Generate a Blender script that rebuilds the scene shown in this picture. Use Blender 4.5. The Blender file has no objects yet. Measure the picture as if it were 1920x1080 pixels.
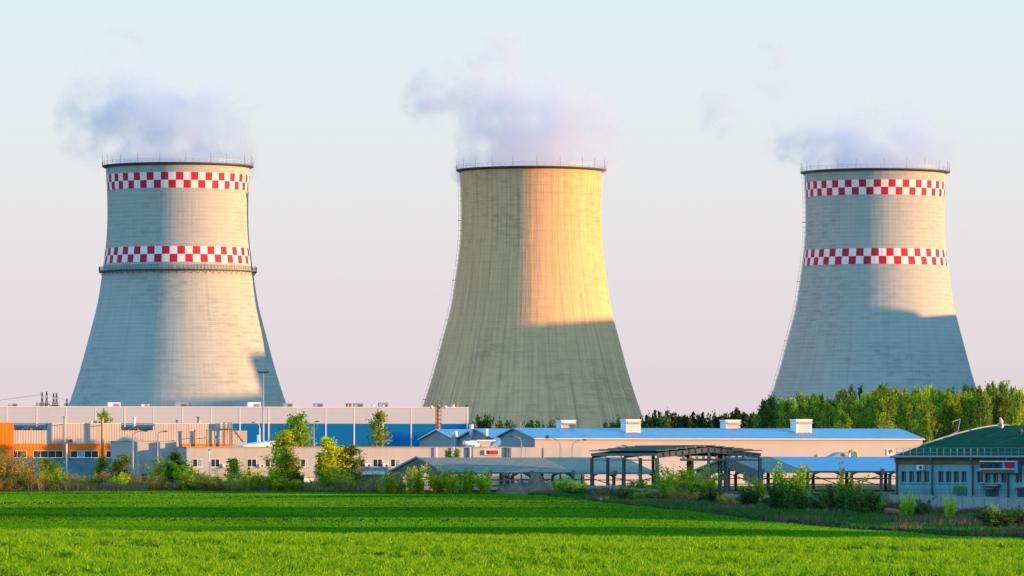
import bpy, math, random
import numpy as np
from mathutils import Vector, Matrix

scene = bpy.context.scene
COL = scene.collection
R = math.radians
F = 9600.0            # focal length in photo pixels (1920 wide)
HY = 860.0            # horizon row of the photo

# ------------------------------------------------------------------ camera, sky, sun, exposure
cam = bpy.data.cameras.new('camera')
cam_o = bpy.data.objects.new('camera', cam)
COL.objects.link(cam_o)
scene.camera = cam_o
cam.sensor_width = 36.0
cam.lens = 36.0 * F / 1920.0
cam.shift_y = (HY - 540.0) / 1920.0
cam.clip_start = 1.0
cam.clip_end = 60000.0
cam_o.location = (0, 0, 0)
cam_o.rotation_euler = (R(90), 0, 0)

SUN_EL, SUN_OFF = 5.6, 9.5          # elevation; degrees towards the camera from due right
SUN_DIR = Vector((math.cos(R(SUN_OFF)) * math.cos(R(SUN_EL)), -math.sin(R(SUN_OFF)) * math.cos(R(SUN_EL)), math.sin(R(SUN_EL))))

scene.view_settings.view_transform = 'Standard'
scene.view_settings.look = 'None'
scene.view_settings.gamma = 1.0
scene.view_settings.exposure = 1.08
EXPO = 2.0 ** 1.08

world = bpy.data.worlds.new("World")
scene.world = world
world.use_nodes = True
nt = world.node_tree
bg = nt.nodes['Background']
bg.inputs[1].default_value = 0.1
sky = nt.nodes.new('ShaderNodeTexSky')
sky.sky_type = 'NISHITA'
sky.sun_disc = False
sky.sun_elevation = R(SUN_EL)
sky.sun_rotation = R(90 + SUN_OFF)
tc = nt.nodes.new('ShaderNodeTexCoord')
sep = nt.nodes.new('ShaderNodeSeparateXYZ')
nt.links.new(tc.outputs['Generated'], sep.inputs[0])
ramp = nt.nodes.new('ShaderNodeValToRGB')
ramp.color_ramp.interpolation = 'LINEAR'
SKY_STOPS = [(0.0, (.75, .64, .695)), (0.014, (.755, .66, .712)), (0.050, (.79, .785, .805)), (0.092, (.712, .862, .925)),
             (0.30, (.42, .92, 1.45)), (1.0, (.28, .72, 1.22))]
els = ramp.color_ramp.elements
while len(els) < len(SKY_STOPS):
    els.new(0.5)
for e, (p, c) in zip(els, SKY_STOPS):
    e.position = p
    e.color = (*c, 1)
nt.links.new(sep.outputs['Z'], ramp.inputs[0])
sc_ = nt.nodes.new('ShaderNodeVectorMath'); sc_.operation = 'SCALE'
sc_.inputs['Scale'].default_value = 1.05 / EXPO / 0.1
nt.links.new(ramp.outputs[0], sc_.inputs[0])
mx = nt.nodes.new('ShaderNodeMix'); mx.data_type = 'RGBA'
mx.inputs[0].default_value = 0.06
nt.links.new(sc_.outputs[0], mx.inputs[6])
nt.links.new(sky.outputs[0], mx.inputs[7])
nt.links.new(mx.outputs[2], bg.inputs[0])

sun = bpy.data.lights.new('sun', 'SUN')
sun.energy = 5.0
sun.angle = R(0.8)
sun.color = (1.0, .46, .16)
sun_o = bpy.data.objects.new('sun', sun)
COL.objects.link(sun_o)
sun_o.rotation_euler = SUN_DIR.to_track_quat('Z', 'Y').to_euler()

cy = scene.cycles
cy.max_bounces = 10
cy.diffuse_bounces = 3
cy.glossy_bounces = 2
cy.transmission_bounces = 3
cy.transparent_max_bounces = 8
cy.volume_bounces = 4
cy.volume_step_rate = 2.0
cy.volume_max_steps = 128
try:
    cy.use_denoising = True
    cy.denoiser = 'OPENIMAGEDENOISE'
except Exception:
    pass

# ------------------------------------------------------------------ helpers
def at(px, py, D):
    return Vector(((px - 960.0) / F * D, D, (HY - py) / F * D))

def tag(o, label=None, cat=None, group=None, kind=None):
    if label: o['label'] = label
    if cat: o['category'] = cat
    if group: o['group'] = group
    if kind: o['kind'] = kind
    return o

def empty(name, loc=(0, 0, 0), rz=0.0, label=None, cat=None, group=None):
    o = bpy.data.objects.new(name, None)
    o.empty_display_size = 0.5
    COL.objects.link(o)
    o.location = loc
    o.rotation_euler = (0, 0, rz)
    return tag(o, label, cat, group)

def copy_tree(o, parent=None):
    c = o.copy()
    COL.objects.link(c)
    if parent: c.parent = parent
    for ch in list(o.children):
        copy_tree(ch, c)
    return c

class MB:
    """collects shapes, then links them as one mesh"""
    def __init__(self):
        self.v, self.f, self.m, self.s = [], [], [], []
    def add(self, vs, fs, mi=0, smooth=False):
        b = len(self.v)
        self.v += [tuple(x) for x in vs]
        for f in fs:
            self.f.append(tuple(b + i for i in f)); self.m.append(mi); self.s.append(smooth)
        return self
    def box(self, x0, x1, y0, y1, z0, z1, mi=0):
        vs = [(x, y, z) for z in (z0, z1) for y in (y0, y1) for x in (x0, x1)]
        return self.add(vs, [(0, 2, 3, 1), (4, 5, 7, 6), (0, 1, 5, 4), (2, 6, 7, 3), (0, 4, 6, 2), (1, 3, 7, 5)], mi)
    def bar(self, a, b, w, h=None, mi=0, up=(0, 0, 1)):
        a, b = Vector(a), Vector(b)
        h = w if h is None else h
        d = (b - a)
        if d.length < 1e-6: return self
        d.normalize()
        u = Vector(up)
        if abs(d.dot(u)) > .98: u = Vector((0, 1, 0))
        s = d.cross(u).normalized(); t = s.cross(d).normalized()
        vs = []
        for p in (a, b):
            for (i, j) in ((-1, -1), (1, -1), (1, 1), (-1, 1)):
                vs.append(p + s * (i * w / 2) + t * (j * h / 2))
        return self.add(vs, [(0, 1, 2, 3), (7, 6, 5, 4), (0, 4, 5, 1), (1, 5, 6, 2), (2, 6, 7, 3), (3, 7, 4, 0)], mi)
    def tube(self, pts, rad, n=8, mi=0, cap=True):
        pts = [Vector(p) for p in pts]
        rad = rad if isinstance(rad, (list, tuple)) else [rad] * len(pts)
        vs = []
        for i, p in enumerate(pts):
            d = (pts[min(i + 1, len(pts) - 1)] - pts[max(i - 1, 0)]).normalized()
            u = Vector((0, 0, 1)) if abs(d.z) < .95 else Vector((1, 0, 0))
            s = d.cross(u).normalized(); t = s.cross(d)
            for k in range(n):
                a = 2 * math.pi * k / n
                vs.append(p + (s * math.cos(a) + t * math.sin(a)) * rad[i])
        fs = []
        for i in range(len(pts) - 1):
            for k in range(n):
                k2 = (k + 1) % n
                fs.append((i * n + k, i * n + k2, (i + 1) * n + k2, (i + 1) * n + k))
        self.add(vs, fs, mi, True)
        if cap:
            b = len(self.v) - len(vs)
            self.f.append(tuple(b + k for k in range(n))[::-1]); self.m.append(mi); self.s.append(False)
            self.f.append(tuple(b + (len(pts) - 1) * n + k for k in range(n))); self.m.append(mi); self.s.append(False)
        return self
    def lathe(self, prof, n=24, mi=0, smooth=True, c=(0, 0)):
        vs = [(c[0] + r * math.cos(2 * math.pi * k / n), c[1] + r * math.sin(2 * math.pi * k / n), z) for r, z in prof for k in range(n)]
        fs = [(i * n + k, i * n + (k + 1) % n, (i + 1) * n + (k + 1) % n, (i + 1) * n + k) for i in range(len(prof) - 1) for k in range(n)]
        return self.add(vs, fs, mi, smooth)
    def prism(self, poly, axis, a, b, mi=0):
        """polygon in the other two axes, extruded along AXIS from a to b"""
        n = len(poly)
        def pt(p, t):
            return {'x': (t, p[0], p[1]), 'y': (p[0], t, p[1]), 'z': (p[0], p[1], t)}[axis]
        vs = [pt(p, a) for p in poly] + [pt(p, b) for p in poly]
        fs = [tuple(range(n)), tuple(range(2 * n - 1, n - 1, -1))] + [(i, i + n, (i + 1) % n + n, (i + 1) % n) for i in range(n)]
        return self.add(vs, fs, mi)
    def ball(self, c, r, n=10, mi=0, sc=(1, 1, 1)):
        m = n // 2
        prof = [(max(1e-4, math.sin(math.pi * i / m)), -math.cos(math.pi * i / m)) for i in range(m + 1)]
        vs = [(c[0] + r * sc[0] * p * math.cos(2 * math.pi * k / n), c[1] + r * sc[1] * p * math.sin(2 * math.pi * k / n), c[2] + r * sc[2] * z) for p, z in prof for k in range(n)]
        fs = [(i * n + k, i * n + (k + 1) % n, (i + 1) * n + (k + 1) % n, (i + 1) * n + k) for i in range(m) for k in range(n)]
        return self.add(vs, fs, mi, True)
    def build(self, name, mats, parent=None, label=None, cat=None, group=None, kind=None):
        me = bpy.data.meshes.new(name)
        me.from_pydata(self.v, [], self.f)
        for m in (mats if isinstance(mats, (list, tuple)) else [mats]):
            me.materials.append(m)
        me.polygons.foreach_set('material_index', self.m)
        me.polygons.foreach_set('use_smooth', self.s)
        me.update()
        o = bpy.data.objects.new(name, me)
        COL.objects.link(o)
        if parent: o.parent = parent
        return tag(o, label, cat, group, kind)

# ------------------------------------------------------------------ materials
MATS = {}
def mat(name, col, rough=.8, var=.12, scale=.6, metal=0.0, bump=0.0, stretch=(1, 1, 1), dirt=None, dirt_amt=.35, spec=.3,
        rib=None, rib_amt=.12):
    """Principled with world-size noise in the paint, optional dirt streaks and ribbed sheet (rib = (axis, pitch in m))"""
    m = bpy.data.materials.new(name); m.use_nodes = True
    n, l = m.node_tree.nodes, m.node_tree.links
    p = n['Principled BSDF']
    p.inputs['Roughness'].default_value = rough
    p.inputs['Metallic'].default_value = metal
    p.inputs['Specular IOR Level'].default_value = spec
    t = n.new('ShaderNodeTexCoord')
    mp = n.new('ShaderNodeMapping'); mp.inputs['Scale'].default_value = stretch
    l.new(t.outputs['Object'], mp.inputs[0])
    nz = n.new('ShaderNodeTexNoise'); nz.inputs['Scale'].default_value = scale; nz.inputs['Detail'].default_value = 6
    nz.inputs['Roughness'].default_value = .65
    l.new(mp.outputs[0], nz.inputs['Vector'])
    r = n.new('ShaderNodeMapRange'); r.inputs[1].default_value = .3; r.inputs[2].default_value = .7
    r.inputs[3].default_value = 1 - var; r.inputs[4].default_value = 1 + var
    l.new(nz.outputs[0], r.inputs[0])
    sc = n.new('ShaderNodeVectorMath'); sc.operation = 'SCALE'
    sc.inputs[0].default_value = col
    l.new(r.outputs[0], sc.inputs['Scale'])
    out = sc.outputs[0]
    if dirt is not None:
        mp2 = n.new('ShaderNodeMapping'); mp2.inputs['Scale'].default_value = (1.2, 1.2, .12)
        l.new(t.outputs['Object'], mp2.inputs[0])
        n2 = n.new('ShaderNodeTexNoise'); n2.inputs['Scale'].default_value = 1.0; n2.inputs['Detail'].default_value = 8
        l.new(mp2.outputs[0], n2.inputs['Vector'])
        r2 = n.new('ShaderNodeMapRange'); r2.inputs[1].default_value = .5; r2.inputs[2].default_value = .72
        r2.inputs[3].default_value = 0; r2.inputs[4].default_value = dirt_amt
        l.new(n2.outputs[0], r2.inputs[0])
        mm = n.new('ShaderNodeMix'); mm.data_type = 'RGBA'
        l.new(r2.outputs[0], mm.inputs[0]); l.new(out, mm.inputs[6]); mm.inputs[7].default_value = (*dirt, 1)
        out = mm.outputs[2]
    l.new(out, p.inputs['Base Color'])
    hgt = None
    if rib:
        sp = n.new('ShaderNodeSeparateXYZ'); l.new(t.outputs['Object'], sp.inputs[0])
        mu = n.new('ShaderNodeMath'); mu.operation = 'MULTIPLY'; mu.inputs[1].default_value = 2 * math.pi / rib[1]
        l.new(sp.outputs['XYZ'.index(rib[0])], mu.inputs[0])
        sn = n.new('ShaderNodeMath'); sn.operation = 'SINE'; l.new(mu.outputs[0], sn.inputs[0])
        bp = n.new('ShaderNodeBump'); bp.inputs['Strength'].default_value = rib_amt * 4; bp.inputs['Distance'].default_value = rib_amt * rib[1] * .3
        l.new(sn.outputs[0], bp.inputs['Height'])
        l.new(bp.outputs[0], p.inputs['Normal'])
    elif bump:
        bp = n.new('ShaderNodeBump'); bp.inputs['Strength'].default_value = .6; bp.inputs['Distance'].default_value = bump
        l.new(nz.outputs[0], bp.inputs['Height'])
        l.new(bp.outputs[0], p.inputs['Normal'])
    MATS[name] = m
    return m

def leaf_mat(name, dark, light, trans=.35, hue_var=.04, val_var=.25):
    """foliage: colour from the per-face 'tone' attribute, varied per plant"""
    m = bpy.data.materials.new(name); m.use_nodes = True
    n, l = m.node_tree.nodes, m.node_tree.links
    n.remove(n['Principled BSDF'])
    a = n.new('ShaderNodeAttribute'); a.attribute_name = 'tone'
    mm = n.new('ShaderNodeMix'); mm.data_type = 'RGBA'
    mm.inputs[6].default_value = (*dark, 1); mm.inputs[7].default_value = (*light, 1)
    l.new(a.outputs['Fac'], mm.inputs[0])
    oi = n.new('ShaderNodeObjectInfo')
    hs = n.new('ShaderNodeHueSaturation')
    r1 = n.new('ShaderNodeMapRange'); r1.inputs[3].default_value = .5 - hue_var; r1.inputs[4].default_value = .5 + hue_var * .5
    r2 = n.new('ShaderNodeMapRange'); r2.inputs[3].default_value = 1 - val_var; r2.inputs[4].default_value = 1 + val_var
    l.new(oi.outputs['Random'], r1.inputs[0])
    fr = n.new('ShaderNodeMath'); fr.operation = 'MULTIPLY'; fr.inputs[1].default_value = 7.31
    fr2 = n.new('ShaderNodeMath'); fr2.operation = 'FRACT'
    l.new(oi.outputs['Random'], fr.inputs[0]); l.new(fr.outputs[0], fr2.inputs[0]); l.new(fr2.outputs[0], r2.inputs[0])
    l.new(r1.outputs[0], hs.inputs['Hue']); l.new(r2.outputs[0], hs.inputs['Value']); l.new(mm.outputs[2], hs.inputs['Color'])
    d = n.new('ShaderNodeBsdfDiffuse'); t = n.new('ShaderNodeBsdfTranslucent')
    l.new(hs.outputs[0], d.inputs[0]); l.new(hs.outputs[0], t.inputs[0])
    ms = n.new('ShaderNodeMixShader'); ms.inputs[0].default_value = trans
    l.new(d.outputs[0], ms.inputs[1]); l.new(t.outputs[0], ms.inputs[2])
    l.new(ms.outputs[0], n['Material Output'].inputs[0])
    MATS[name] = m
    return m

def concrete_mat(name, base, stain, pale, lift=1.5, lift_amt=.16, streak_amt=.35, patch_amt=.3, rough_bump=.10):
    """cooling-tower concrete laid in lifts; UV is metres round the shell and metres up"""
    m = bpy.data.materials.new(name); m.use_nodes = True
    n, l = m.node_tree.nodes, m.node_tree.links
    p = n['Principled BSDF']; p.inputs['Roughness'].default_value = .95; p.inputs['Specular IOR Level'].default_value = .1
    uv = n.new('ShaderNodeUVMap'); uv.uv_map = 'UVMap'
    def noise(sx, sy, detail=5, rough=.6, off=0):
        mp = n.new('ShaderNodeMapping'); mp.inputs['Scale'].default_value = (sx, sy, 1); mp.inputs['Location'].default_value = (off, off * .7, 0)
        l.new(uv.outputs[0], mp.inputs[0])
        z = n.new('ShaderNodeTexNoise'); z.inputs['Scale'].default_value = 1; z.inputs['Detail'].default_value = detail; z.inputs['Roughness'].default_value = rough
        l.new(mp.outputs[0], z.inputs['Vector']); return z.outputs[0]
    def rng(s, a, b, c, d):
        r = n.new('ShaderNodeMapRange'); l.new(s, r.inputs[0])
        for i, v in enumerate((a, b, c, d)): r.inputs[i + 1].default_value = v
        return r.outputs[0]
    def mth(op, a, b=None):
        k = n.new('ShaderNodeMath'); k.operation = op
        for i, s in enumerate((a, b)):
            if s is None: continue
            if isinstance(s, (int, float)): k.inputs[i].default_value = s
            else: l.new(s, k.inputs[i])
        return k.outputs[0]
    def mix(f, a, b):
        k = n.new('ShaderNodeMix'); k.data_type = 'RGBA'
        l.new(f, k.inputs[0])
        for i, s in ((6, a), (7, b)):
            if isinstance(s, tuple): k.inputs[i].default_value = (*s, 1)
            else: l.new(s, k.inputs[i])
        return k.outputs[2]
    sp = n.new('ShaderNodeSeparateXYZ'); l.new(uv.outputs[0], sp.inputs[0])
    vl = mth('DIVIDE', sp.outputs[1], lift)
    # one shade per shuttering panel of one lift
    cmb = n.new('ShaderNodeCombineXYZ')
    l.new(mth('FLOOR', mth('DIVIDE', sp.outputs[0], 2.9)), cmb.inputs[0]); l.new(mth('FLOOR', vl), cmb.inputs[1])
    wn = n.new('ShaderNodeTexWhiteNoise'); wn.noise_dimensions = '2D'; l.new(cmb.outputs[0], wn.inputs['Vector'])
    panel = wn.outputs[0]
    fr = mth('FRACT', vl)
    joint = rng(mth('ABSOLUTE', mth('SUBTRACT', fr, .5)), .40, .5, 0, 1)     # pale seam between lifts
    big = noise(.035, .03, 3)
    patch = rng(mth('ADD', mth('MULTIPLY', panel, .14), noise(.22, .8, 6, .7, 3.1)), .50, .74, 0, 1)
    zone = rng(big, .42, .62, 0.15, 1)
    c = mix(mth('MULTIPLY', mth('MULTIPLY', patch, zone), patch_amt), base, stain)
    c = mix(mth('MULTIPLY', joint, lift_amt), c, pale)
    streak = rng(noise(.9, .022, 7, .7, 9.3), .52, .74, 0, 1)
    c = mix(mth('MULTIPLY', streak, streak_amt), c, stain)
    fine = rng(noise(1.15, .045, 4, .6, 4.4), .3, .7, 0, 1)
    c = mix(mth('MULTIPLY', fine, streak_amt * .45), c, stain)
    spots = rng(noise(.8, .35, 6, .75, 21.0), .64, .74, 0, 1)
    c = mix(mth('MULTIPLY', spots, streak_amt * 1.6), c, tuple(x * .35 for x in stain))
    l.new(c, p.inputs['Base Color'])
    h = mth('ADD', mth('MULTIPLY', noise(.75, .03, 5, .7, 2.0), 1.0), mth('MULTIPLY', joint, .25))
    bp = n.new('ShaderNodeBump'); bp.inputs['Strength'].default_value = 1.0; bp.inputs['Distance'].default_value = rough_bump
    l.new(h, bp.inputs['Height']); l.new(bp.outputs[0], p.inputs['Normal'])
    MATS[name] = m
    return m

M_CONC = concrete_mat('grey_concrete', (.415, .455, .42), (.19, .225, .215), (.58, .61, .57), lift=1.2, lift_amt=.55, patch_amt=.6, streak_amt=.3)
M_OCHRE = concrete_mat('ochre_concrete', (.86, .545, .275), (.34, .23, .15), (.70, .58, .46), lift=2.2, lift_amt=.03, streak_amt=1.0, patch_amt=.6, rough_bump=.16)
M_RED = mat('red_paint', (.56, .012, .03), .7, .12, .5, dirt=(.30, .05, .05), dirt_amt=.25)
M_WHITE = mat('white_paint', (.80, .80, .80), .7, .06, .5, dirt=(.5, .5, .48), dirt_amt=.25)
M_STEEL = mat('dark_steel', (.06, .075, .085), .6, .2, 1.5)
M_GALV = mat('galvanised_steel', (.34, .36, .38), .5, .12, 1.0, metal=.3)
M_BEIGE = mat('beige_sheet', (.44, .45, .455), .55, .04, .15, rib=('X', .5), rib_amt=.03, dirt=(.45, .38, .32), dirt_amt=.15)
M_PALE = mat('pale_cassette', (.50, .545, .585), .5, .04, .1, rib=('Z', 1.0), rib_amt=.05, dirt=(.5, .45, .42), dirt_amt=.12)
M_BLUE = mat('blue_cassette', (.0005, .16, .43), .6, .08, .1, spec=.1, rib=('Z', 1.0), rib_amt=.05)
M_TRIM = mat('pale_trim', (.68, .69, .69), .6, .05)
M_RENDER = mat('grey_render', (.40, .425, .43), .85, .07, .25, dirt=(.32, .30, .28), dirt_amt=.3)
M_RENDERD = mat('grey_plinth', (.34, .34, .33), .85, .1, .3, dirt=(.2, .2, .2), dirt_amt=.3)
M_RIBBED = mat('ribbed_cladding', (.44, .425, .41), .6, .12, 1.6, stretch=(1, 1, .15), rib=('X', .45), rib_amt=.16, dirt=(.34, .28, .23), dirt_amt=.5)
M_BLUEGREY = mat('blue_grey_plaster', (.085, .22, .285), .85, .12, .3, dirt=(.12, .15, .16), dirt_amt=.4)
M_ORANGE = mat('orange_cladding', (.80, .19, .004), .5, .08, .3, rib=('X', .6), rib_amt=.12)
M_GLASS = mat('dark_glass', (.018, .04, .05), .08, .3, .8, spec=.6)
M_GLASSB = mat('sky_reflection_glass', (.22, .36, .46), .25, .15, .8)  # reflected sky blue put into the pane's base colour
M_PVC = mat('white_window_frame', (.78, .78, .76), .5, .04)
M_SKYROOF = mat('blue_roof_sheet', (.07, .30, .50), .45, .07, .3, rib=('X', .55), rib_amt=.16, dirt=(.25, .45, .65), dirt_amt=.25)
M_SKYROOFV = mat('blue_roof_trim', (.06, .27, .58), .5, .06)
M_GABLE = mat('blue_grey_sheet', (.22, .30, .36), .6, .06, .3, rib=('Y', .5), rib_amt=.10)
M_DECK = mat('weathered_deck_sheet', (.17, .195, .18), .7, .15, .5, dirt=(.2, .2, .18), dirt_amt=.3)
M_TEALROOF = mat('grey_green_sheet', (.048, .135, .122), .6, .12, .5, rib=('X', .45), rib_amt=.16, dirt=(.25, .24, .2), dirt_amt=.3)
M_TEALSTEEL = mat('blue_grey_steel', (.105, .15, .16), .6, .15, 1.0)
M_RUST = mat('rusty_steel', (.30, .14, .06), .8, .25, 1.5)
M_OCHCOL = mat('ochre_column', (.50, .33, .12), .8, .15, 1.0)
M_GREENROOF = mat('green_roof_felt', (.014, .082, .052), .9, .25, .35, dirt=(.05, .06, .03), dirt_amt=.4, spec=.0)
M_BLUEWALL = mat('pale_blue_plaster', (.165, .38, .43), .9, .12, .35, dirt=(.13, .16, .17), dirt_amt=.5)
M_FRIEZE = mat('weathered_frieze', (.20, .14, .085), .9, .35, .8, stretch=(.4, 1, 2.5))
M_CONCF = mat('concrete_fence', (.27, .33, .33), .95, .15, .6, bump=.03, dirt=(.16, .17, .16), dirt_amt=.5)
M_GREENDOOR = mat('green_door', (.03, .19, .07), .6, .12)
M_BRICKR = mat('red_brown_panel', (.36, .13, .06), .8, .2, .8)
M_BARK = mat('grey_brown_bark', (.16, .125, .09), .95, .3, 4.0, stretch=(1, 1, .3))
M_BIRCH = mat('pale_birch_bark', (.58, .53, .46), .9, .35, 3.0, stretch=(1, 1, 1.4))
M_SOIL = mat('brown_soil', (.19, .14, .10), 1.0, .4, .8, bump=.25, spec=0.0)
M_DSOIL = mat('dark_wet_soil', (.035, .032, .026), 1.0, .4, .8, bump=.15, spec=0.0)
M_YARD = mat('yard_earth', (.10, .11, .055), 1.0, .35, .35, bump=.1, spec=0.0)
M_FIELD = mat('field_soil', (.014, .055, .009), 1.0, .35, .5, bump=.05, spec=0.0)
M_TEXT = mat('sign_ink', (.02, .03, .04), .6, .1)
M_YELLOW = mat('yellow_vinyl', (.78, .50, .03), .4, .06)
M_BLUEV = mat('blue_vinyl', (.03, .30, .72), .4, .06)
M_PINKW = mat('warm_white_vinyl', (.78, .70, .68), .5, .06)

L_GRASS = leaf_mat('crop_leaf', (.010, .13, .006), (.29, .56, .014), .40, 0, 0)
L_FAR = leaf_mat('far_crop_leaf', (.04, .19, .007), (.15, .43, .012), .35, 0, 0)
L_WEED = leaf_mat('green_weed_leaf', (.015, .085, .018), (.06, .20, .03), .3, 0, 0)
L_DRY = leaf_mat('dry_weed_stalk', (0.07, 0.06, 0.04), (0.24, 0.18, 0.11), .3, 0, 0)
L_REED = leaf_mat('pale_reed_stalk', (.17, .14, .07), (.50, .38, .22), .4, 0, 0)
L_LIME = leaf_mat('lime_leaf', (.17, .32, .012), (.60, .76, .03), .5)
L_MID = leaf_mat('mid_green_leaf', (.07, .20, .015), (.33, .56, .03), .5)
L_BIRCH = leaf_mat('birch_leaf', (.05, .14, .014), (.27, .43, .032), .40)
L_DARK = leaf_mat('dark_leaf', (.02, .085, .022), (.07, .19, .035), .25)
L_CONIF = leaf_mat('conifer_needle', (.020, .050, .026), (.06, .10, .045), .15)
L_OLIVE = leaf_mat('olive_budding_leaf', (.16, .15, .035), (.54, .44, .09), .35)

# ------------------------------------------------------------------ ground
rngG = np.random.default_rng(5)
def smooth(a, b, x):
    t = np.clip((np.asarray(x, float) - a) / (b - a), 0, 1)
    return t * t * (3 - 2 * t)
_GY = [-400, 0, 60, 112, 150, 200, 260, 330, 450, 600, 800, 950, 60000]
_GZ = [-1.45, -1.5, -1.56, -1.63, -2.25, -3.6, -5.1, -5.7, -5.72, -5.4, -4.92, -4.6, -4.6]
def gz(x, y):
    x = np.asarray(x, float); y = np.asarray(y, float)
    ys = np.linspace(-12, 12, 5)
    z = np.mean([np.interp(y + d, _GY, _GZ) for d in ys], axis=0)
    z = z - 0.0105 * np.clip(x + 11, -25, 60) * (1 - smooth(120, 260, y)) * smooth(30, 100, y)
    z = z - .45 * smooth(5, 35, x) * smooth(330, 420, y) * (1 - smooth(640, 740, y))
    und = (.05 * np.sin(y / 17.3 + x / 31.0 + 1.7 * np.sin(x / 47.0)) + .045 * np.sin(y / 9.1 - x / 52.0 + 1.3 * np.sin(y / 37.0 + x / 29.0))
           + .03 * np.sin(y / 4.7 + 2.1 * np.sin(x / 21.0 + y / 60.0)) + .03 * np.sin(x / 8.0 + y / 23.0))
    z = z + und * smooth(200, 330, y) * (1 - smooth(760, 800, y))
    z = z + (.018 * np.sin(x * 1.7 + y * .31) + .02 * np.sin(x * .6 - y * .45)) * (1 - smooth(130, 200, y))
    return z
def field_edge(y):
    """x of the field's right edge at distance y (the rough strip and the fence lie right of it)"""
    return np.interp(y, [0, 300, 377, 440, 556, 700, 790, 801], [400, 60, 38, 29.5, 18, 5, -3, -70])

def grid_sheet(name, xs, ys, keep, material, kind='structure', dz=0.0):
    X, Y = np.meshgrid(xs, ys)
    Z = gz(X, Y) + dz
    nx, ny = len(xs), len(ys)
    idx = np.arange(nx * ny).reshape(ny, nx)
    q = np.stack([idx[:-1, :-1], idx[:-1, 1:], idx[1:, 1:], idx[1:, :-1]], -1).reshape(-1, 4)
    cx = (X[:-1, :-1] + X[1:, 1:]) / 2; cyy = (Y[:-1, :-1] + Y[1:, 1:]) / 2
    q = q[keep(cx, cyy).reshape(-1)]
    me = bpy.data.meshes.new(name)
    me.from_pydata(np.stack([X, Y, Z], -1).reshape(-1, 3).tolist(), [], q.tolist())
    me.materials.append(material)
    me.polygons.foreach_set('use_smooth', [True] * len(q))
    me.update()
    o = bpy.data.objects.new(name, me); COL.objects.link(o)
    return tag(o, kind=kind)

xs = np.concatenate([[-30000, -9000, -3000, -1000, -400, -200], np.arange(-120, 121, 3.0), [200, 400, 1000, 3000, 9000, 30000]])
ys = np.concatenate([[-400, -100, 0, 40], np.arange(56, 130, 2.0), np.arange(130, 1000, 3.0), [1010, 1050, 1150, 1300, 1600, 2000, 3000, 6000, 15000, 45000]])
grid_sheet('ground', xs, ys, lambda x, y: x == x, M_YARD)
fx = np.concatenate([[-400, -200], np.arange(-120, 61, 1.5), [100, 200, 400]])
fy = np.concatenate([[-100, 0, 40], np.arange(56, 130, 1.5), np.arange(130, 802, 1.5)])
grid_sheet('crop_field', fx, fy, lambda x, y: (x < field_edge(y)) & (y < 800), M_FIELD, dz=.03)

def tufts(name, P, hgt, wid, blades, lean, material, kind, seed, label=None, cat=None, tone=None, face=None):
    """grass-like tufts: every blade two triangles, bent over at the tip"""
    r = np.random.default_rng(seed)
    n = len(P)
    P = np.repeat(np.asarray(P, float), blades, 0)
    N = len(P)
    h = np.repeat(np.broadcast_to(hgt, n), blades) * r.uniform(.55, 1.15, N)
    w = np.repeat(np.broadcast_to(wid, n), blades) * r.uniform(.6, 1.3, N)
    a = r.uniform(0, 2 * np.pi, N); b = r.uniform(0, 2 * np.pi, N)
    le = lean * r.uniform(.2, 1.3, N) * h
    d = np.stack([np.cos(a), np.sin(a), np.zeros(N)], -1)
    s = np.stack([np.cos(b), np.sin(b), np.zeros(N)], -1)
    base = P + d * (w * 1.2)[:, None]
    up = np.array([0, 0, 1.0])
    v0 = base - s * (w / 2)[:, None]; v1 = base + s * (w / 2)[:, None]
    mid = base + up * (h * .6)[:, None] + d * (le * .4)[:, None]
    v2 = mid + s * (w * .42)[:, None]; v3 = mid - s * (w * .42)[:, None]
    v4 = base + up * (h * .93)[:, None] + d * le[:, None]
    V = np.stack([v0, v1, v2, v3, v4], 1).reshape(-1, 3)
    k = np.arange(N)[:, None] * 5
    tri = np.concatenate([k + np.array([[0, 1, 2]]), k + np.array([[0, 2, 3]]), k + np.array([[3, 2, 4]])], 1).reshape(-1, 3)
    me = bpy.data.meshes.new(name)
    me.vertices.add(len(V)); me.vertices.foreach_set('co', V.astype(np.float32).ravel())
    me.loops.add(len(tri) * 3); me.loops.foreach_set('vertex_index', tri.astype(np.int32).ravel())
    me.polygons.add(len(tri)); me.polygons.foreach_set('loop_start', np.arange(0, len(tri) * 3, 3, dtype=np.int32))
    me.polygons.foreach_set('loop_total', np.full(len(tri), 3, np.int32))
    t = np.repeat((np.repeat(r.uniform(0, 1, n) if tone is None else tone, blades) * .45 + r.uniform(-.05, .65, N)), 3).clip(0, 1)
    at_ = me.attributes.new('tone', 'FLOAT', 'FACE'); at_.data.foreach_set('value', t.astype(np.float32))
    me.materials.append(material)
    me.update(calc_edges=True)
    o = bpy.data.objects.new(name, me); COL.objects.link(o)
    return tag(o, label, cat, kind=kind)

def blotch(x, y, s, seed):
    r = np.random.default_rng(seed)
    v = np.zeros_like(x)
    for i in range(7):
        k = r.normal(0, 1, 2) / s * r.uniform(.6, 2.2); v += np.sin(k[0] * x + k[1] * y + r.uniform(0, 6.3))
    return .5 + v / 7
def view_points(n, y0, y1, seed, margin=1.12, power=1.0):
    r = np.random.default_rng(seed)
    y = y0 + (y1 - y0) * r.uniform(0, 1, n) ** power
    x = r.uniform(-1, 1, n) * y * .1 * margin
    return x, y
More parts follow.
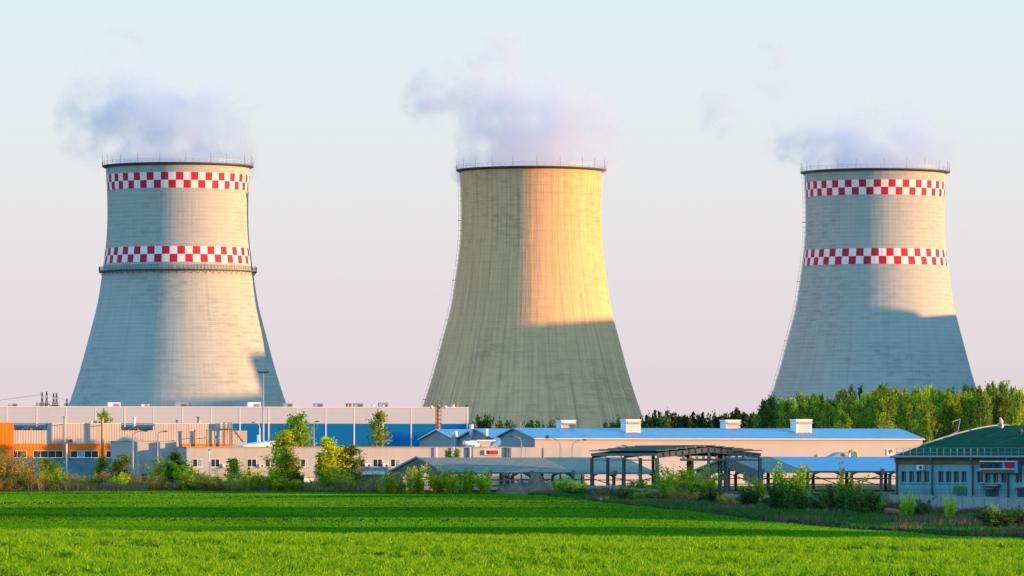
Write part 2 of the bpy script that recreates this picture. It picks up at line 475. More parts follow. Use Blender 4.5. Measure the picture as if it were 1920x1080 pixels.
# near crop (sharp, in the sun)
x, y = view_points(130000, 64, 124, 11)
keep = (x < field_edge(y)) & (blotch(x, y * .6, .2, 41) + rngG.normal(0, .12, len(x)) > .40)
x, y = x[keep], y[keep]
tn = np.clip((blotch(x, y, 1.6, 3) - .5) * .7 + (blotch(x, y * .5, .16, 4) - .5) * 2.0 + .45 + rngG.normal(0, .15, len(x)), 0, 1)
tufts('crop_grass', np.stack([x, y, gz(x, y)], -1), .055 + .085 * tn, .020, 4, .75, L_GRASS, 'stuff', 21, 'bright green young cereal crop in the sunlit foreground of the field', 'crop', tone=tn)
# far crop beyond the dip
x, y = view_points(210000, 325, 801, 12, power=1.25)
keep = x < field_edge(y) - .4
x, y = x[keep], y[keep]
tn = np.clip(blotch(x, y * .5, 9, 7), 0, 1)
tufts('far_crop_grass', np.stack([x, y, gz(x, y)], -1), .15, .09, 3, .6, L_FAR, 'stuff', 22, 'green cereal crop on the far part of the field, striped with long shadows', 'crop', tone=tn)

# ------------------------------------------------------------------ cooling towers
PROF = [(0, 134), (6, 133.6), (40, 131.6), (90, 130.8), (125, 131.7), (165, 135.6), (190, 139.5), (225, 144.3), (257, 149), (290, 157.8), (319, 166),
        (350, 173.7), (382, 182.5), (414, 192.6), (445, 203), (482, 216), (510, 226.5), (540, 238), (556, 244.5)]
PD = np.array([p[0] for p in PROF], float); PR = np.array([p[1] for p in PROF], float)
def prof_r(dy): return np.interp(dy, PD, PR)
_dense = np.linspace(0, 556, 140)
_k = np.exp(-.5 * (np.arange(-12, 13) / 5.0) ** 2); _k /= _k.sum()
_pad = np.concatenate([2 * prof_r(0) - prof_r(_dense[12:0:-1]), prof_r(_dense), 2 * prof_r(556) - prof_r(_dense[-2:-14:-1])])
_sm = np.convolve(_pad, _k, 'valid')
def radius(dy, u): return np.interp(dy, _dense, _sm) * u

def cooling_tower(cx, rim_y, D, scale, material, label, bands=(), gallery=None, ladder_az=None, seed=1):
    u = D / F * scale                                  # metres per photo pixel on this tower
    root = empty('cooling_tower', ((cx - 960) / F * D, D, 0), label=label, cat='cooling tower', group='cooling towers')
    ztop = (HY - rim_y) / F * D
    face = math.atan2(-D, -root.location.x)            # azimuth towards the camera
    # shell, with UV in metres
    NS = 360
    dys = np.linspace(0, 556, 90)
    V, Fc, UV = [], [], []
    for d in dys:
        r = radius(d, u)
        for k in range(NS):
            a = 2 * math.pi * k / NS
            V.append((r * math.cos(a), r * math.sin(a), ztop - d * u))
    for i in range(len(dys) - 1):
        for k in range(NS):
            k2 = (k + 1) % NS
            Fc.append((i * NS + k, (i + 1) * NS + k, (i + 1) * NS + k2, i * NS + k2))
            u0, u1 = k * 22.0 * 2 * math.pi / NS, (k + 1) * 22.0 * 2 * math.pi / NS
            z0, z1 = ztop - dys[i] * u, ztop - dys[i + 1] * u
            UV += [(u0, z0), (u0, z1), (u1, z1), (u1, z0)]
    me = bpy.data.meshes.new('shell')
    me.from_pydata(V, [], Fc)
    ul = me.uv_layers.new(name='UVMap')
    ul.data.foreach_set('uv', (np.array(UV) + seed * 37.3).astype(np.float32).ravel())
    me.materials.append(material)
    me.polygons.foreach_set('use_smooth', [True] * len(Fc)); me.update()
    sh = bpy.data.objects.new('shell', me); COL.objects.link(sh); sh.parent = root
    # base: leaning columns under the lintel ring and the basin wall
    cb = MB(); rb = radius(556, u) - .3; zb = ztop - 556 * u
    for k in range(40):
        a = 2 * math.pi * k / 40
        for s in (-1, 1):
            b = a + s * math.pi / 40
            cb.bar((rb * math.cos(a), rb * math.sin(a), zb + .1), ((rb + 1.2) * math.cos(b), (rb + 1.2) * math.sin(b), -4.7), .7)
    cb.build('leaning_columns', M_CONCF, root, kind='stuff')
    MB().lathe([(rb + 2.2, -5.0), (rb + 2.2, -3.4), (rb + 1.9, -3.4), (rb + 1.9, -5.0)], 80).build('basin_wall', M_CONCF, root)
    # rim walkway
    rt = radius(0, u)
    MB().lathe([(rt - .6, ztop - .45), (rt + .15, ztop - .5), (rt + 1.15, ztop - .05), (rt + 1.15, ztop + .22), (rt - .6, ztop + .22), (rt - .6, ztop - .45)], 120, smooth=False).build('rim_walkway', M_STEEL, root)
    rl = MB()
    for zz, w in ((1.3, .06), (.8, .05)):
        N = 96
        for k in range(N):
            a, b = 2 * math.pi * k / N, 2 * math.pi * (k + 1) / N
            for rr in (rt + 1.1,):
                rl.bar((rr * math.cos(a), rr * math.sin(a), ztop + zz), (rr * math.cos(b), rr * math.sin(b), ztop + zz), w)
    for k in range(72):
        a = 2 * math.pi * k / 72
        rl.bar(((rt + 1.1) * math.cos(a), (rt + 1.1) * math.sin(a), ztop + .2), ((rt + 1.1) * math.cos(a), (rt + 1.1) * math.sin(a), ztop + 1.3), .05)
    rl.build('rim_railing', M_GALV, root)
    rods = np.random.default_rng(seed)
    for k in range(20):
        a = face + 2 * math.pi * (k + .3) / 20 + rods.uniform(-.04, .04)
        rd = MB().tube([((rt + 1.0) * math.cos(a), (rt + 1.0) * math.sin(a), ztop + .2), ((rt + 1.0) * math.cos(a), (rt + 1.0) * math.sin(a), ztop + 3.1)], .045, 5)
        rd.build('lightning_rod', M_STEEL, root)
    # chequered warning bands: 60 cells round, two rows
    for d0, d1, phase in bands:
        bm = MB()
        for row in range(2):
            e0, e1 = d0 + (d1 - d0) * row / 2, d0 + (d1 - d0) * (row + 1) / 2
            for c in range(60):
                red = (c + row) % 2 == 0
                for s in range(2):
                    a0 = face + R(phase) + R(6) * (c + s / 2); a1 = a0 + R(3)
                    vs = []
                    for dd, aa in ((e0, a0), (e1, a0), (e1, a1), (e0, a1)):
                        r = radius(dd, u) + .05
                        vs.append((r * math.cos(aa), r * math.sin(aa), ztop - dd * u))
                    bm.add(vs, [(0, 1, 2, 3)], 0 if red else 1, True)
        bm.build('checker_band', [M_RED, M_WHITE], root)
    if gallery:
        rg = radius(gallery, u); zg = ztop - gallery * u
        g = MB().lathe([(rg - .1, zg - .15), (rg + 1.1, zg - .15), (rg + 1.1, zg + .15), (rg - .1, zg + .15)], 120, smooth=False)
        go = g.build('gallery_deck', M_STEEL, root)
        for k in range(64):
            a = 2 * math.pi * (k + .5) / 64
            ca, sa = math.cos(a), math.sin(a)
            MB().bar(((rg + 1.0) * ca, (rg + 1.0) * sa, zg - .15), ((rg + .15) * ca, (rg + .15) * sa, zg - 1.1), .10).build('bracket_strut', M_STEEL, go)
        rl = MB()
        for zz in (.55, 1.0, 1.4):
            for k in range(96):
                a, c2 = 2 * math.pi * k / 96, 2 * math.pi * (k + 1) / 96
                rl.bar(((rg + 1.05) * math.cos(a), (rg + 1.05) * math.sin(a), zg + zz), ((rg + 1.05) * math.cos(c2), (rg + 1.05) * math.sin(c2), zg + zz), .07)
        for k in range(140):
            a = 2 * math.pi * k / 140
            rl.bar(((rg + 1.05) * math.cos(a), (rg + 1.05) * math.sin(a), zg), ((rg + 1.05) * math.cos(a), (rg + 1.05) * math.sin(a), zg + 1.4), .07)
        rl.build('gallery_railing', M_STEEL, root)
    if ladder_az is not None:
        a = face - R(ladder_az)
        ca, sa = math.cos(a), math.sin(a); tx, ty = -sa, ca
        lad = MB()
        pts = [(radius(d, u), ztop - d * u) for d in np.linspace(0, 556, 120)]
        def P(i, off, w): r, z = pts[i]; return ((r + off) * ca + tx * w, (r + off) * sa + ty * w, z)
        for i in range(len(pts) - 1):
            for off, w in ((.2, -.4), (.2, .4), (.85, 0.0)):
                lad.bar(P(i, off, w), P(i + 1, off, w), .07)
            if i % 2 == 0:
                lad.bar(P(i, .2, -.4), P(i, .2, .4), .05); lad.bar(P(i, .2, -.4), P(i, .85, 0), .05); lad.bar(P(i, .2, .4), P(i, .85, 0), .05)
            if i % 12 == 0:
                lad.bar(P(i, -.1, 0), P(i, .6, 0), .12)
        lad.build('caged_ladder', M_GALV, root)
        for i in (20, 44, 68, 92):
            r, z = pts[i]
            lp = MB()
            lp.bar((r * ca, r * sa, z), ((r + 1.1) * ca, (r + 1.1) * sa, z), 1.3, .12)
            lp.build('rest_landing', M_STEEL, root)
    return root, ztop, u

T1 = cooling_tower(333.5, 313, 1496, 1.005, M_CONC, 'grey cooling tower with two red and white chequered bands and a gallery ring', bands=((16.5, 45.5, -1.6), (153, 182, -.4)), gallery=196, seed=1)
T2 = cooling_tower(996, 320, 1500, .998, M_OCHRE, 'ochre yellow unbanded concrete cooling tower standing between the two chequered ones', ladder_az=93, seed=2)
T3 = cooling_tower(1641, 324, 1515, .990, M_CONC, 'pale grey concrete cooling tower with two chequered bands rising behind the birch wood', bands=((19.5, 47.5, -1.3), (148, 177.5, -3.2)), ladder_az=92, seed=5)

# ------------------------------------------------------------------ steam
def steam_mat(name, blobs, dens, scale, seed, pink):
    m = bpy.data.materials.new(name); m.use_nodes = True
    n, l = m.node_tree.nodes, m.node_tree.links
    n.remove(n['Principled BSDF'])
    pv = n.new('ShaderNodeVolumePrincipled')
    pv.inputs['Color'].default_value = (*pink, 1)
    pv.inputs['Anisotropy'].default_value = 0.0
    t = n.new('ShaderNodeTexCoord')
    w = n.new('ShaderNodeTexNoise'); w.inputs['Scale'].default_value = scale * .5; w.inputs['Detail'].default_value = 2
    mp = n.new('ShaderNodeMapping'); mp.inputs['Location'].default_value = (seed * 13.7, seed * 5.1, seed * 7.7)
    l.new(t.outputs['Object'], mp.inputs[0]); l.new(mp.outputs[0], w.inputs['Vector'])
    ws = n.new('ShaderNodeVectorMath'); ws.operation = 'SUBTRACT'; ws.inputs[1].default_value = (.5, .5, .5)
    l.new(w.outputs['Color'], ws.inputs[0])
    wk = n.new('ShaderNodeVectorMath'); wk.operation = 'SCALE'; wk.inputs['Scale'].default_value = 24.0
    l.new(ws.outputs[0], wk.inputs[0])
    pos = n.new('ShaderNodeVectorMath'); l.new(t.outputs['Object'], pos.inputs[0]); l.new(wk.outputs[0], pos.inputs[1])
    acc = None
    for (bx, bz, rx, rz, amp) in blobs:
        s = n.new('ShaderNodeVectorMath'); s.operation = 'SUBTRACT'; s.inputs[1].default_value = (bx, 0, bz); l.new(pos.outputs[0], s.inputs[0])
        d = n.new('ShaderNodeVectorMath'); d.operation = 'DIVIDE'; d.inputs[1].default_value = (rx, min(rx, 20), rz); l.new(s.outputs[0], d.inputs[0])
        k = n.new('ShaderNodeVectorMath'); k.operation = 'LENGTH'; l.new(d.outputs[0], k.inputs[0])
        q = n.new('ShaderNodeMath'); q.operation = 'MULTIPLY_ADD'; q.inputs[1].default_value = -amp; q.inputs[2].default_value = amp
        l.new(k.outputs['Value'], q.inputs[0])
        if acc is None: acc = q.outputs[0]
        else:
            mxn = n.new('ShaderNodeMath'); mxn.operation = 'SMOOTH_MAX'; mxn.inputs[2].default_value = .25
            l.new(acc, mxn.inputs[0]); l.new(q.outputs[0], mxn.inputs[1]); acc = mxn.outputs[0]
    nz = n.new('ShaderNodeTexNoise'); nz.inputs['Scale'].default_value = scale; nz.inputs['Detail'].default_value = 6; nz.inputs['Roughness'].default_value = .66
    l.new(mp.outputs[0], nz.inputs['Vector'])
    a = n.new('ShaderNodeMath'); a.operation = 'MULTIPLY_ADD'; a.inputs[1].default_value = 3.4; a.inputs[2].default_value = -1.58
    l.new(nz.outputs[0], a.inputs[0])
    b = n.new('ShaderNodeMath'); b.operation = 'ADD'; l.new(a.outputs[0], b.inputs[0]); l.new(acc, b.inputs[1])
    r = n.new('ShaderNodeMapRange'); r.interpolation_type = 'SMOOTHSTEP'
    r.inputs[1].default_value = 0.02; r.inputs[2].default_value = .8; r.inputs[3].default_value = 0; r.inputs[4].default_value = dens
    l.new(b.outputs[0], r.inputs[0]); l.new(r.outputs[0], pv.inputs['Density'])
    l.new(pv.outputs[0], n['Material Output'].inputs['Volume'])
    return m

def plume(tower, blobs_px, label, seed, dens, tint):
    root, ztop, u = tower
    cx = 960 + root.location.x / root.location.y * F
    bl = []
    import bmesh
    bm = bmesh.new()
    for (px, py, rx, rz, amp) in blobs_px:
        x, z = (px - cx) * u, (860 - py) * root.location.y / F - ztop
        bl.append((x, z, rx * u, rz * u, amp))
        ry = min(rx * u, 20)
        for i in range(7):
            for k in range(12):
                th, ph = math.pi * i / 6, 2 * math.pi * k / 12
                e = 1.15
                zz = z + e * rz * u * math.cos(th) + (3 if math.cos(th) > 0 else 0)
                bm.verts.new((x + e * rx * u * math.sin(th) * math.cos(ph), e * ry * math.sin(th) * math.sin(ph), max(zz, -9.0)))
    h = bmesh.ops.convex_hull(bm, input=bm.verts)
    bmesh.ops.delete(bm, geom=list({g for g in h['geom_interior'] + h['geom_unused'] if isinstance(g, bmesh.types.BMVert)}), context='VERTS')
    me = bpy.data.meshes.new('steam_plume'); bm.to_mesh(me); bm.free()
    me.materials.append(steam_mat('steam', bl, dens, .10, seed, tint))
    o = bpy.data.objects.new('steam_plume', me); COL.objects.link(o)
    o.location = (root.location.x, root.location.y, ztop)
    return tag(o, label, 'steam', 'steam plumes over the cooling towers', 'thing')

plume(T1, [(335, 305, 150, 50, 1.5), (445, 262, 52, 70, .8), (310, 230, 125, 85, .95), (215, 210, 100, 75, .72), (395, 245, 75, 75, .85), (165, 235, 62, 70, .45), (255, 165, 60, 35, .5), (248, 66, 36, 42, .62), (478, 300, 32, 32, .75)],
      'lavender steam drifting off the gallery ringed tower, with a small loose wisp high above it', 1, .085, (.66, .82, .99))
plume(T2, [(996, 310, 148, 55, 1.5), (996, 270, 130, 62, 1.0), (1030, 225, 100, 78, .95), (940, 205, 105, 90, .8), (1125, 250, 56, 66, 1.0), (905, 145, 70, 58, .66), (952, 105, 55, 55, .78), (815, 188, 66, 40, .5), (1092, 178, 34, 34, .5), (1152, 292, 30, 36, .7)],
      'tall ragged steam plume over the ochre tower, reaching highest at its middle', 2, .078, (.72, .83, .985))
plume(T3, [(1641, 314, 148, 42, 1.5), (1700, 255, 80, 55, .9), (1560, 270, 95, 50, .75), (1755, 270, 48, 62, .78), (1510, 285, 50, 36, .45), (1775, 285, 48, 62, .95), (1452, 122, 44, 44, .62), (1340, 222, 34, 40, .52), (1665, 130, 26, 18, .45)],
      'low flat steam plume over the chequered tower behind the birch wood', 3, .085, (.66, .82, .99))

# ------------------------------------------------------------------ power station outside the frame: it shades the towers' feet
ps = empty('power_station', (220, 1470, 0), label='tall concrete boiler house block standing beside the cooling towers', cat='power station')
for y0, y1, zt in ((-75, -38, 46.5), (-38, -3, 58.5), (-3, 75, 50)):
    MB().box(-14, 60, y0, y1, -5, zt).build('boiler_house', M_RENDER, ps)
for k in range(9):
    MB().box(-14.15, -14.02, -70 + k * 16, -62 + k * 16, 4, 34).build('glazed_strip', M_GLASS, ps)

# ------------------------------------------------------------------ buildings
GRID = R(20)                                           # the works stand on one grid, turned 20 degrees
class Facade:
    """local frame of a turned building: x along its front, y back into it; s() and z() read photo rows and columns off its front"""
    def __init__(self, px, D, rot=GRID, ground=None):
        self.x, self.y = (px - 960) / F * D, D
        self.c, self.sn, self.rot = math.cos(rot), math.sin(rot), rot
        self.g = float(gz(self.x, self.y)) - .15 if ground is None else ground
    def s(self, px, v=0.0):
        k = (px - 960) / F
        x0, y0 = self.x - self.sn * v, self.y + self.c * v
        return (k * y0 - x0) / (self.c - k * self.sn)
    def z(self, py, s=0.0, v=0.0):
        return (HY - py) / F * (self.y + self.sn * s + self.c * v)
    def root(self, name, label, cat, group=None):
        return empty(name, (self.x, self.y, 0), self.rot, label, cat, group)
    def world(self, s, v=0.0):
        return self.x + self.c * s - self.sn * v, self.y + self.sn * s + self.c * v

def window(parent, s0, s1, z0, z1, panes=2, mats=(0, 0), frame=.09, depth=.12, name='window', sill=True):
    """frame proud of the wall at local y = 0, one pane mesh per leaf"""
    m = MB()
    m.box(s0, s1, -.04, depth, z0, z0 + frame); m.box(s0, s1, -.04, depth, z1 - frame, z1)
    w = (s1 - s0) / panes
    for i in range(panes + 1):
        c = min(max(s0 + i * w, s0 + frame / 2), s1 - frame / 2)
        m.box(c - frame / 2, c + frame / 2, -.035, depth, z0 + frame, z1 - frame)
    f = m.build(name, M_PVC, parent)
    if sill:
        MB().box(s0 - .08, s1 + .08, -.16, -.042, z0 - .06, z0 - .01).build('sill', M_PVC, f)
    for i in range(panes):
        MB().box(s0 + i * w + frame * .4, s0 + (i + 1) * w - frame * .4, -.012, .02, z0 + frame * .8, z1 - frame * .8).build('pane', (M_GLASS, M_GLASSB)[mats[i % len(mats)]], f)
    return f

# --- long pale and blue warehouse at the back
fb = Facade(-40, 1000, R(11))
wh = fb.root('warehouse', 'long flat warehouse with pale upper walls over a deep blue band', 'warehouse')
s1 = fb.s(878.5); zt = fb.z(763.5); zm = fb.z(793.5)
MB().box(0, s1, 0, 40, fb.g, zm).build('blue_wall', M_BLUE, wh)
MB().box(-.04, s1 + .04, -.04, 40.04, zm, zt).build('pale_wall', M_PALE, wh)
MB().box(-.09, s1 + .09, -.09, 40.09, zt, zt + .22).build('roof_edge', M_TRIM, wh)
for px in (13, 69, 124, 179, 234, 288, 342, 396, 450, 504, 557, 611, 664, 718, 771, 876):
    s = fb.s(px)
    MB().box(s - .14, s + .14, -.075, -.04, fb.g + .3, zt - .02).build('joint_strip', M_TRIM, wh)
for i, (a, b, top, lit) in enumerate([(17, 33, 759, 0), (69, 84, 756, 0), (203, 226, 755.5, 1), (266, 280, 759, 1), (329, 353, 755, 0), (465, 489, 755, 1), (532, 549, 757, 0), (590, 606, 757, 0), (664, 681, 757, 0), (711, 728, 755.5, 0)]):
    v = 6.0
    sa, sb = fb.s(a, v), fb.s(b, v)
    m = MB().box(sa, sb, v, v + 1.6, zt + .1, fb.z(top, sa, v)); m.box(sa - .06, sb + .06, v - .06, v + 1.66, fb.z(top, sa, v), fb.z(top, sa, v) + .1)
    u_ = m.build('roof_unit', M_WHITE if lit else M_GALV, wh)  # sunlight put into the colour: lit units white, the others grey
    g = MB()
    for k in range(4):
        zz = zt + .3 + k * .14; g.box(sa + (sb - sa) * .45, sb - .15, v - .1, v - .063, zz, zz + .07)
    g.build('louvre', M_STEEL, u_)
for px, top, mt in ((651, 757, M_BRICKR), (657, 757, M_BRICKR), (699, 760, M_WHITE), (718, 760, M_WHITE), (850, 759, M_WHITE), (856, 758, M_RUST), (875, 760.5, M_STEEL)):
    s = fb.s(px, 3); MB().tube([(s, 3, zt), (s, 3, fb.z(top + .6, s, 3))], .26, 8).tube([(s, 3, fb.z(top + .6, s, 3)), (s, 3, fb.z(top - .6, s, 3))], .4, 8).build('roof_cowl', mt, wh)
# --- rusty lattice flue in front of it
fx_, fy_ = at(822, 800, 985).x, 985
fl = empty('lattice_flue', (fx_, fy_, 0), label='rusty flue in a lattice mast with two white lamps at its top', cat='flue')
gf = float(gz(fx_, fy_)); zt2 = (HY - 756) / F * 985
MB().tube([(0, 0, gf), (0, 0, zt2 - .3)], .34, 12).build('flue_pipe', M_OCHCOL, fl)
m = MB()
for i in (-1, 1):
    for j in (-1, 1):
        m.bar((i * .5, j * .5, gf), (i * .5, j * .5, zt2), .12)
nz_ = 20
for k in range(nz_):
    za, zb = gf + (zt2 - gf) * k / nz_, gf + (zt2 - gf) * (k + 1) / nz_
    for (a, b) in (((-.5, -.5), (.5, -.5)), ((.5, -.5), (.5, .5)), ((-.5, .5), (.5, .5)), ((-.5, -.5), (-.5, .5))):
        m.bar((*a, zb), (*b, zb), .08); m.bar((*a, za), (*b, zb), .06)
m.build('lattice_mast', M_RUST, fl)
for i in (-1, 1):
    MB().bar((i * .5, -.5, zt2 - .9), (i * 1.2, -.5, zt2 - .9), .1).ball((i * 1.35, -.55, zt2 - .75), .34, 10).build('lamp_globe', M_WHITE, fl)

# --- triple hall with blue roofs
fh = Facade(1003, 880)
hall = fh.root('triple_hall', 'long beige sheet metal hall with three gables and bright blue roofs', 'industrial hall')
L = fh.s(1730); BW = 20.28; ze = fh.z(822.5); zr = fh.z(803.4, 0, 10)
MB().box(0, L, .0, .25, fh.g, ze - .05).build('front_wall', M_BEIGE, hall)
MB().box(L - .25, L, .25, 3 * BW, fh.g, ze - .05).build('end_wall', M_BEIGE, hall)
for b in range(3):
    v0, v1 = b * BW, (b + 1) * BW
    vm = (v0 + v1) / 2
    lb = L if b == 0 else L - 22
    q0 = v0 + (.25 if b == 0 else 0)
    MB().prism([(q0, fh.g), (v1, fh.g), (v1, ze - .05), (vm, zr - .1), (q0, ze - .05)], 'x', -.02, .22).build('gable_wall', M_GABLE, hall)
    rp = MB()
    o = .35 if b == 0 else .02
    rp.prism([(v0 - o, ze - .02), (vm, zr - .02), (vm, zr + .12), (v0 - o, ze + .12)], 'x', -.35, lb + .3)
    rp.prism([(vm, zr - .02), (v1 - .02, ze - .02), (v1 - .02, ze + .12), (vm, zr + .12)], 'x', -.35, lb + .3)
    rf = rp.build('roof', M_SKYROOF, hall)
    t = MB()
    for (va, za, vb, zb_) in ((v0 - o, ze + .05, vm, zr + .05), (vm, zr + .05, v1 - .02, ze + .05)):
        t.bar((-.4, va, za), (-.4, vb, zb_), .1, .22)
    t.build('verge_trim', M_TRIM if b == 2 else M_SKYROOFV, rf)
    if b == 0:
        MB().box(-.3, L + .25, -.5, -.355, ze - .12, ze + .06).build('eaves_gutter', M_TRIM, rf)
for px in (847.5, 852.5, 884.5, 917):
    v = {847.5: 2 * BW - .5, 852.5: 2 * BW - 1.6, 884.5: 1.5 * BW + .1, 917: BW + 2.6}[px]
    top = {847.5: 811, 852.5: 808, 884.5: 796, 917: 804}[px]
    zz = fh.z(top, 0, v)
    MB().tube([(-.75, v, fh.g), (-.75, v, zz - .3)], .34, 10).build('flue_stack', M_GABLE, hall)
    MB().tube([(-.75, v, max(ze + .3, zz - 2.6)), (-.75, v, zz)], .38, 10).build('flue_head', M_PINKW, hall)
for i, (a, b, top, bot) in enumerate([(1050, 1079, 787.5, 803), (1171, 1201, 786, 812.5), (1358, 1388, 787, 803), (1490, 1522, 786, 812.5)]):
    v = 10.3 if bot < 805 else 5.4
    sa, sb = fh.s(a + 3, v), fh.s(b, v)
    z0, z1 = fh.z(bot + 1.5, sa, v), fh.z(top, sa, v)
    w = sb - sa
    m = MB().box(sa, sb, v, v + 2.6, z0 - .6, z1 - .25)
    m.box(sa - .12, sb + .12, v - .1, v + 2.75, z1 - .25, z1)
    vt = m.build('roof_ventilator', M_WHITE, hall)
    g = MB()
    for k in range(5):
        zz = z0 + .25 + k * (z1 - z0 - .95) / 5; g.box(sa + w * .12, sb - w * .08, v - .05, v - .005, zz, zz + .09)
    g.build('louvre', M_GALV, vt)
    MB().box(sa + w * .08, sb + .06, v - .32, v - .06, z1 - .75, z1 - .45).build('louvre_hood', M_GALV, vt)
MB().tube([(fh.s(976, 9), 9, zr - .4), (fh.s(976, 9), 9, zr + .9), (fh.s(974, 9), 9, zr + 1.15)], .08, 6).build('roof_lamp', M_OCHCOL, hall)

# --- orange and beige works building
fo = Facade(-90, 850)
ob = fo.root('orange_works', 'beige ribbed works building with a broad orange stripe and strip windows', 'works building')
Lo = fo.s(436); Lr = fo.s(463); zt = fo.z(794); zb_ = fo.z(831.5); zc = fo.z(844.5); zw = fo.z(858.5)
se = fo.s(25.5)
def seg(a, b, z0, z1, name, m, y0=0.0, y1=.35): return MB().box(a, b, y0, y1, z0, z1).build(name, m, ob)
h0, h1 = fo.s(27), fo.s(89.5); g0, g1 = fo.s(227), fo.s(290); zh = fo.z(806.5)
seg(0, se, zc - 2.6, zt + .15, 'orange_panel', M_ORANGE, -.12, .35)
seg(se, Lo, zb_, zh, 'upper_wall', M_RIBBED)
for a, b in ((h1, g0), (g1, Lo)): seg(a, b, zh, zt, 'upper_wall', M_RIBBED)
seg(Lo, Lr, zb_, fo.z(806.5), 'upper_wall', M_RIBBED)
seg(se, Lr, zc, zb_, 'orange_band', M_ORANGE, -.06, .35)
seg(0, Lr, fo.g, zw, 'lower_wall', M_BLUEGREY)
MB().box(0, Lr - .4, .36, 26, fo.g, zh - .3).build('building_core', M_RENDERD, ob)
seg(h1, g0, zt, zt + .12, 'coping', M_TRIM, -.06, .4); seg(g1, Lo, zt, zt + .12, 'coping', M_TRIM, -.06, .4)
for a, b in ((h0, h1), (g0, g1)):
    m = MB().box(a, b, 2.6, 2.8, zh - .3, zt - .5)
    m.build('recess_back', M_BRICKR, ob)
    bs = MB()
    for k in range(4):
        f = k / 4
        bs.bar((a + (b - a) * (.25 + f * .62), 1.0 + .2 * k, zh + .1), (a + (b - a) * min(1, .55 + f * .62), .25, zt - .12), .10, .2)
    bs.bar((a, .2, zt - .1), (b, .2, zt - .1), .2, .14)
    bs.build('roof_beam', M_GABLE, ob)
    bb = MB()
    for k in range(3):
        bb.ball((a + (b - a) * (.55 + .16 * k), 1.5, zh + .1), .38, 8)
    bb.build('recess_stain', M_RUST, ob, kind='stuff')
    MB().box(a, b, .3, 2.6, zh - .32, zh - .2).build('recess_floor', M_STEEL, ob)
for a, b, n, mm in ((62, 118, 4, (0, 0, 0, 0)), (132, 184.5, 4, (0, 1, 0, 0)), (198.5, 222, 2, (0, 0)), (24, 50, 3, (0, 0, 0))):
    window(ob, fo.s(a), fo.s(b), zw + .02, zc - .02, n, mm, .075, .3)
for a, b in ((50, 62), (118, 132), (184.5, 198.5), (222, 463)):
    seg(fo.s(a), fo.s(b), zw, zc, 'orange_pier', M_ORANGE if a < 200 else M_RENDERD, -.03, .35)
for px, top, bot, r, mt in ((121, 782, 856, .20, M_RENDER), (192, 784, 858, .26, M_OCHCOL), (366, 807, 840, .16, M_OCHCOL), (388.5, 807, 840, .16, M_OCHCOL)):
    s = fo.s(px, -1.3)
    MB().tube([(s, -1.3, fo.z(bot, s)), (s, -1.3, fo.z(top, s))], r, 8).tube([(s, -1.3, fo.z(top + .5, s)), (s, -1.3, fo.z(top - 1, s))], r * 1.5, 8).bar((s, -1.3, fo.z(top + 14, s)), (s, 0, fo.z(top + 14, s)), .1).build('wall_flue', mt, ob)
for px, top, r in ((251.5, 782, .25), (333, 787, .26), (372.5, 781, .27), (171, 790, .18)):
    s = fo.s(px, 3)
    MB().tube([(s, 3, zt - 1), (s, 3, fo.z(top + 1.6, s, 3))], r, 8).tube([(s, 3, fo.z(top + 1.6, s, 3)), (s, 3, fo.z(top, s, 3))], r * 1.45, 8).build('roof_flue', M_GALV if r > .255 else M_WHITE, ob)
# outside stair with its cage on the right of the front
m = MB()
for px in (419, 421.5, 431, 434.5):
    s = fo.s(px, -1.2); m.bar((s, -1.2, fo.z(840, s)), (s, -1.2, fo.z(792, s)), .12)
for k in range(15):
    zz = fo.z(838 - k * 3.2, Lo); m.bar((fo.s(419, -1.2), -1.2, zz), (fo.s(421.5, -1.2), -1.2, zz), .07); m.bar((fo.s(431, -1.2), -1.2, zz), (fo.s(434.5, -1.2), -1.2, zz), .07)
for px, y_ in ((421, 803.5), (429, 803.5), (434, 804.5)):
    pass
m.box(fo.s(420), fo.s(437), -1.6, -.02, fo.z(804.6, Lo), fo.z(803.4, Lo))
m.build('outside_stair', M_TEALSTEEL, ob)
MB().box(fo.s(427, -1), fo.s(431.5, -1), -1.5, -.9, fo.z(803.2, Lo), fo.z(792, Lo)).build('stair_cabinet', M_GABLE, ob)
for z0, z1 in ((794.5, 804), (807.5, 818), (822, 831)):
    MB().box(fo.s(403.5), fo.s(414), -.10, -.004, fo.z(z1, Lo), fo.z(z0, Lo)).build('wall_panel', M_PALE, ob)
m = MB()
for k in range(10):
    s = fo.s(441 + k * .0) ; 
m.bar((fo.s(441), -.1, fo.z(808, Lo)), (fo.s(457), -.1, fo.z(829, Lo)), .07); m.build('guy_cable', M_STEEL, ob)
MB().ball((fo.s(132), -.35, fo.z(826, 10)), .28, 8).bar((fo.s(132), -.3, fo.z(826, 10)), (fo.s(132), 0, fo.z(826, 10)), .1).build('wall_lamp', M_STEEL, ob)

# --- low grey office wing with paired windows
fg = Facade(350, 790)
gb = fg.root('grey_office_wing', 'low grey rendered office wing with small paired windows and wall air conditioners', 'office building')
Lg = fg.s(956); zt = fg.z(839)
zp0, zp1 = fg.z(894), fg.z(877)
WN = [(361, 379, (0, 1)), (395, 412, (0, 0)), (429, 447, (0, 0)), (463, 481, (0, 0)), (497, 516, (0, 1)), (541.5, 552, (0,)), (563.5, 573, (0,)), (597.5, 608, (0,)), (619, 637, (0, 0)), (645, 662, (0, 0)), (674, 684, (0,)), (699, 717, (0, 0)), (732, 750, (0, 1)), (766, 784, (0, 0)), (800, 818, (0, 0))]
z0, z1 = fg.z(876), fg.z(860.3)
cur = 0.0
for a, b, mm in WN:
    sa, sb = fg.s(a), fg.s(b)
    MB().box(cur, sa, 0, .4, z0, z1).build('window_pier', M_RENDER, gb); cur = sb
    window(gb, sa, sb, z0 + .01, z1 - .01, len(mm), mm, .07, .2)
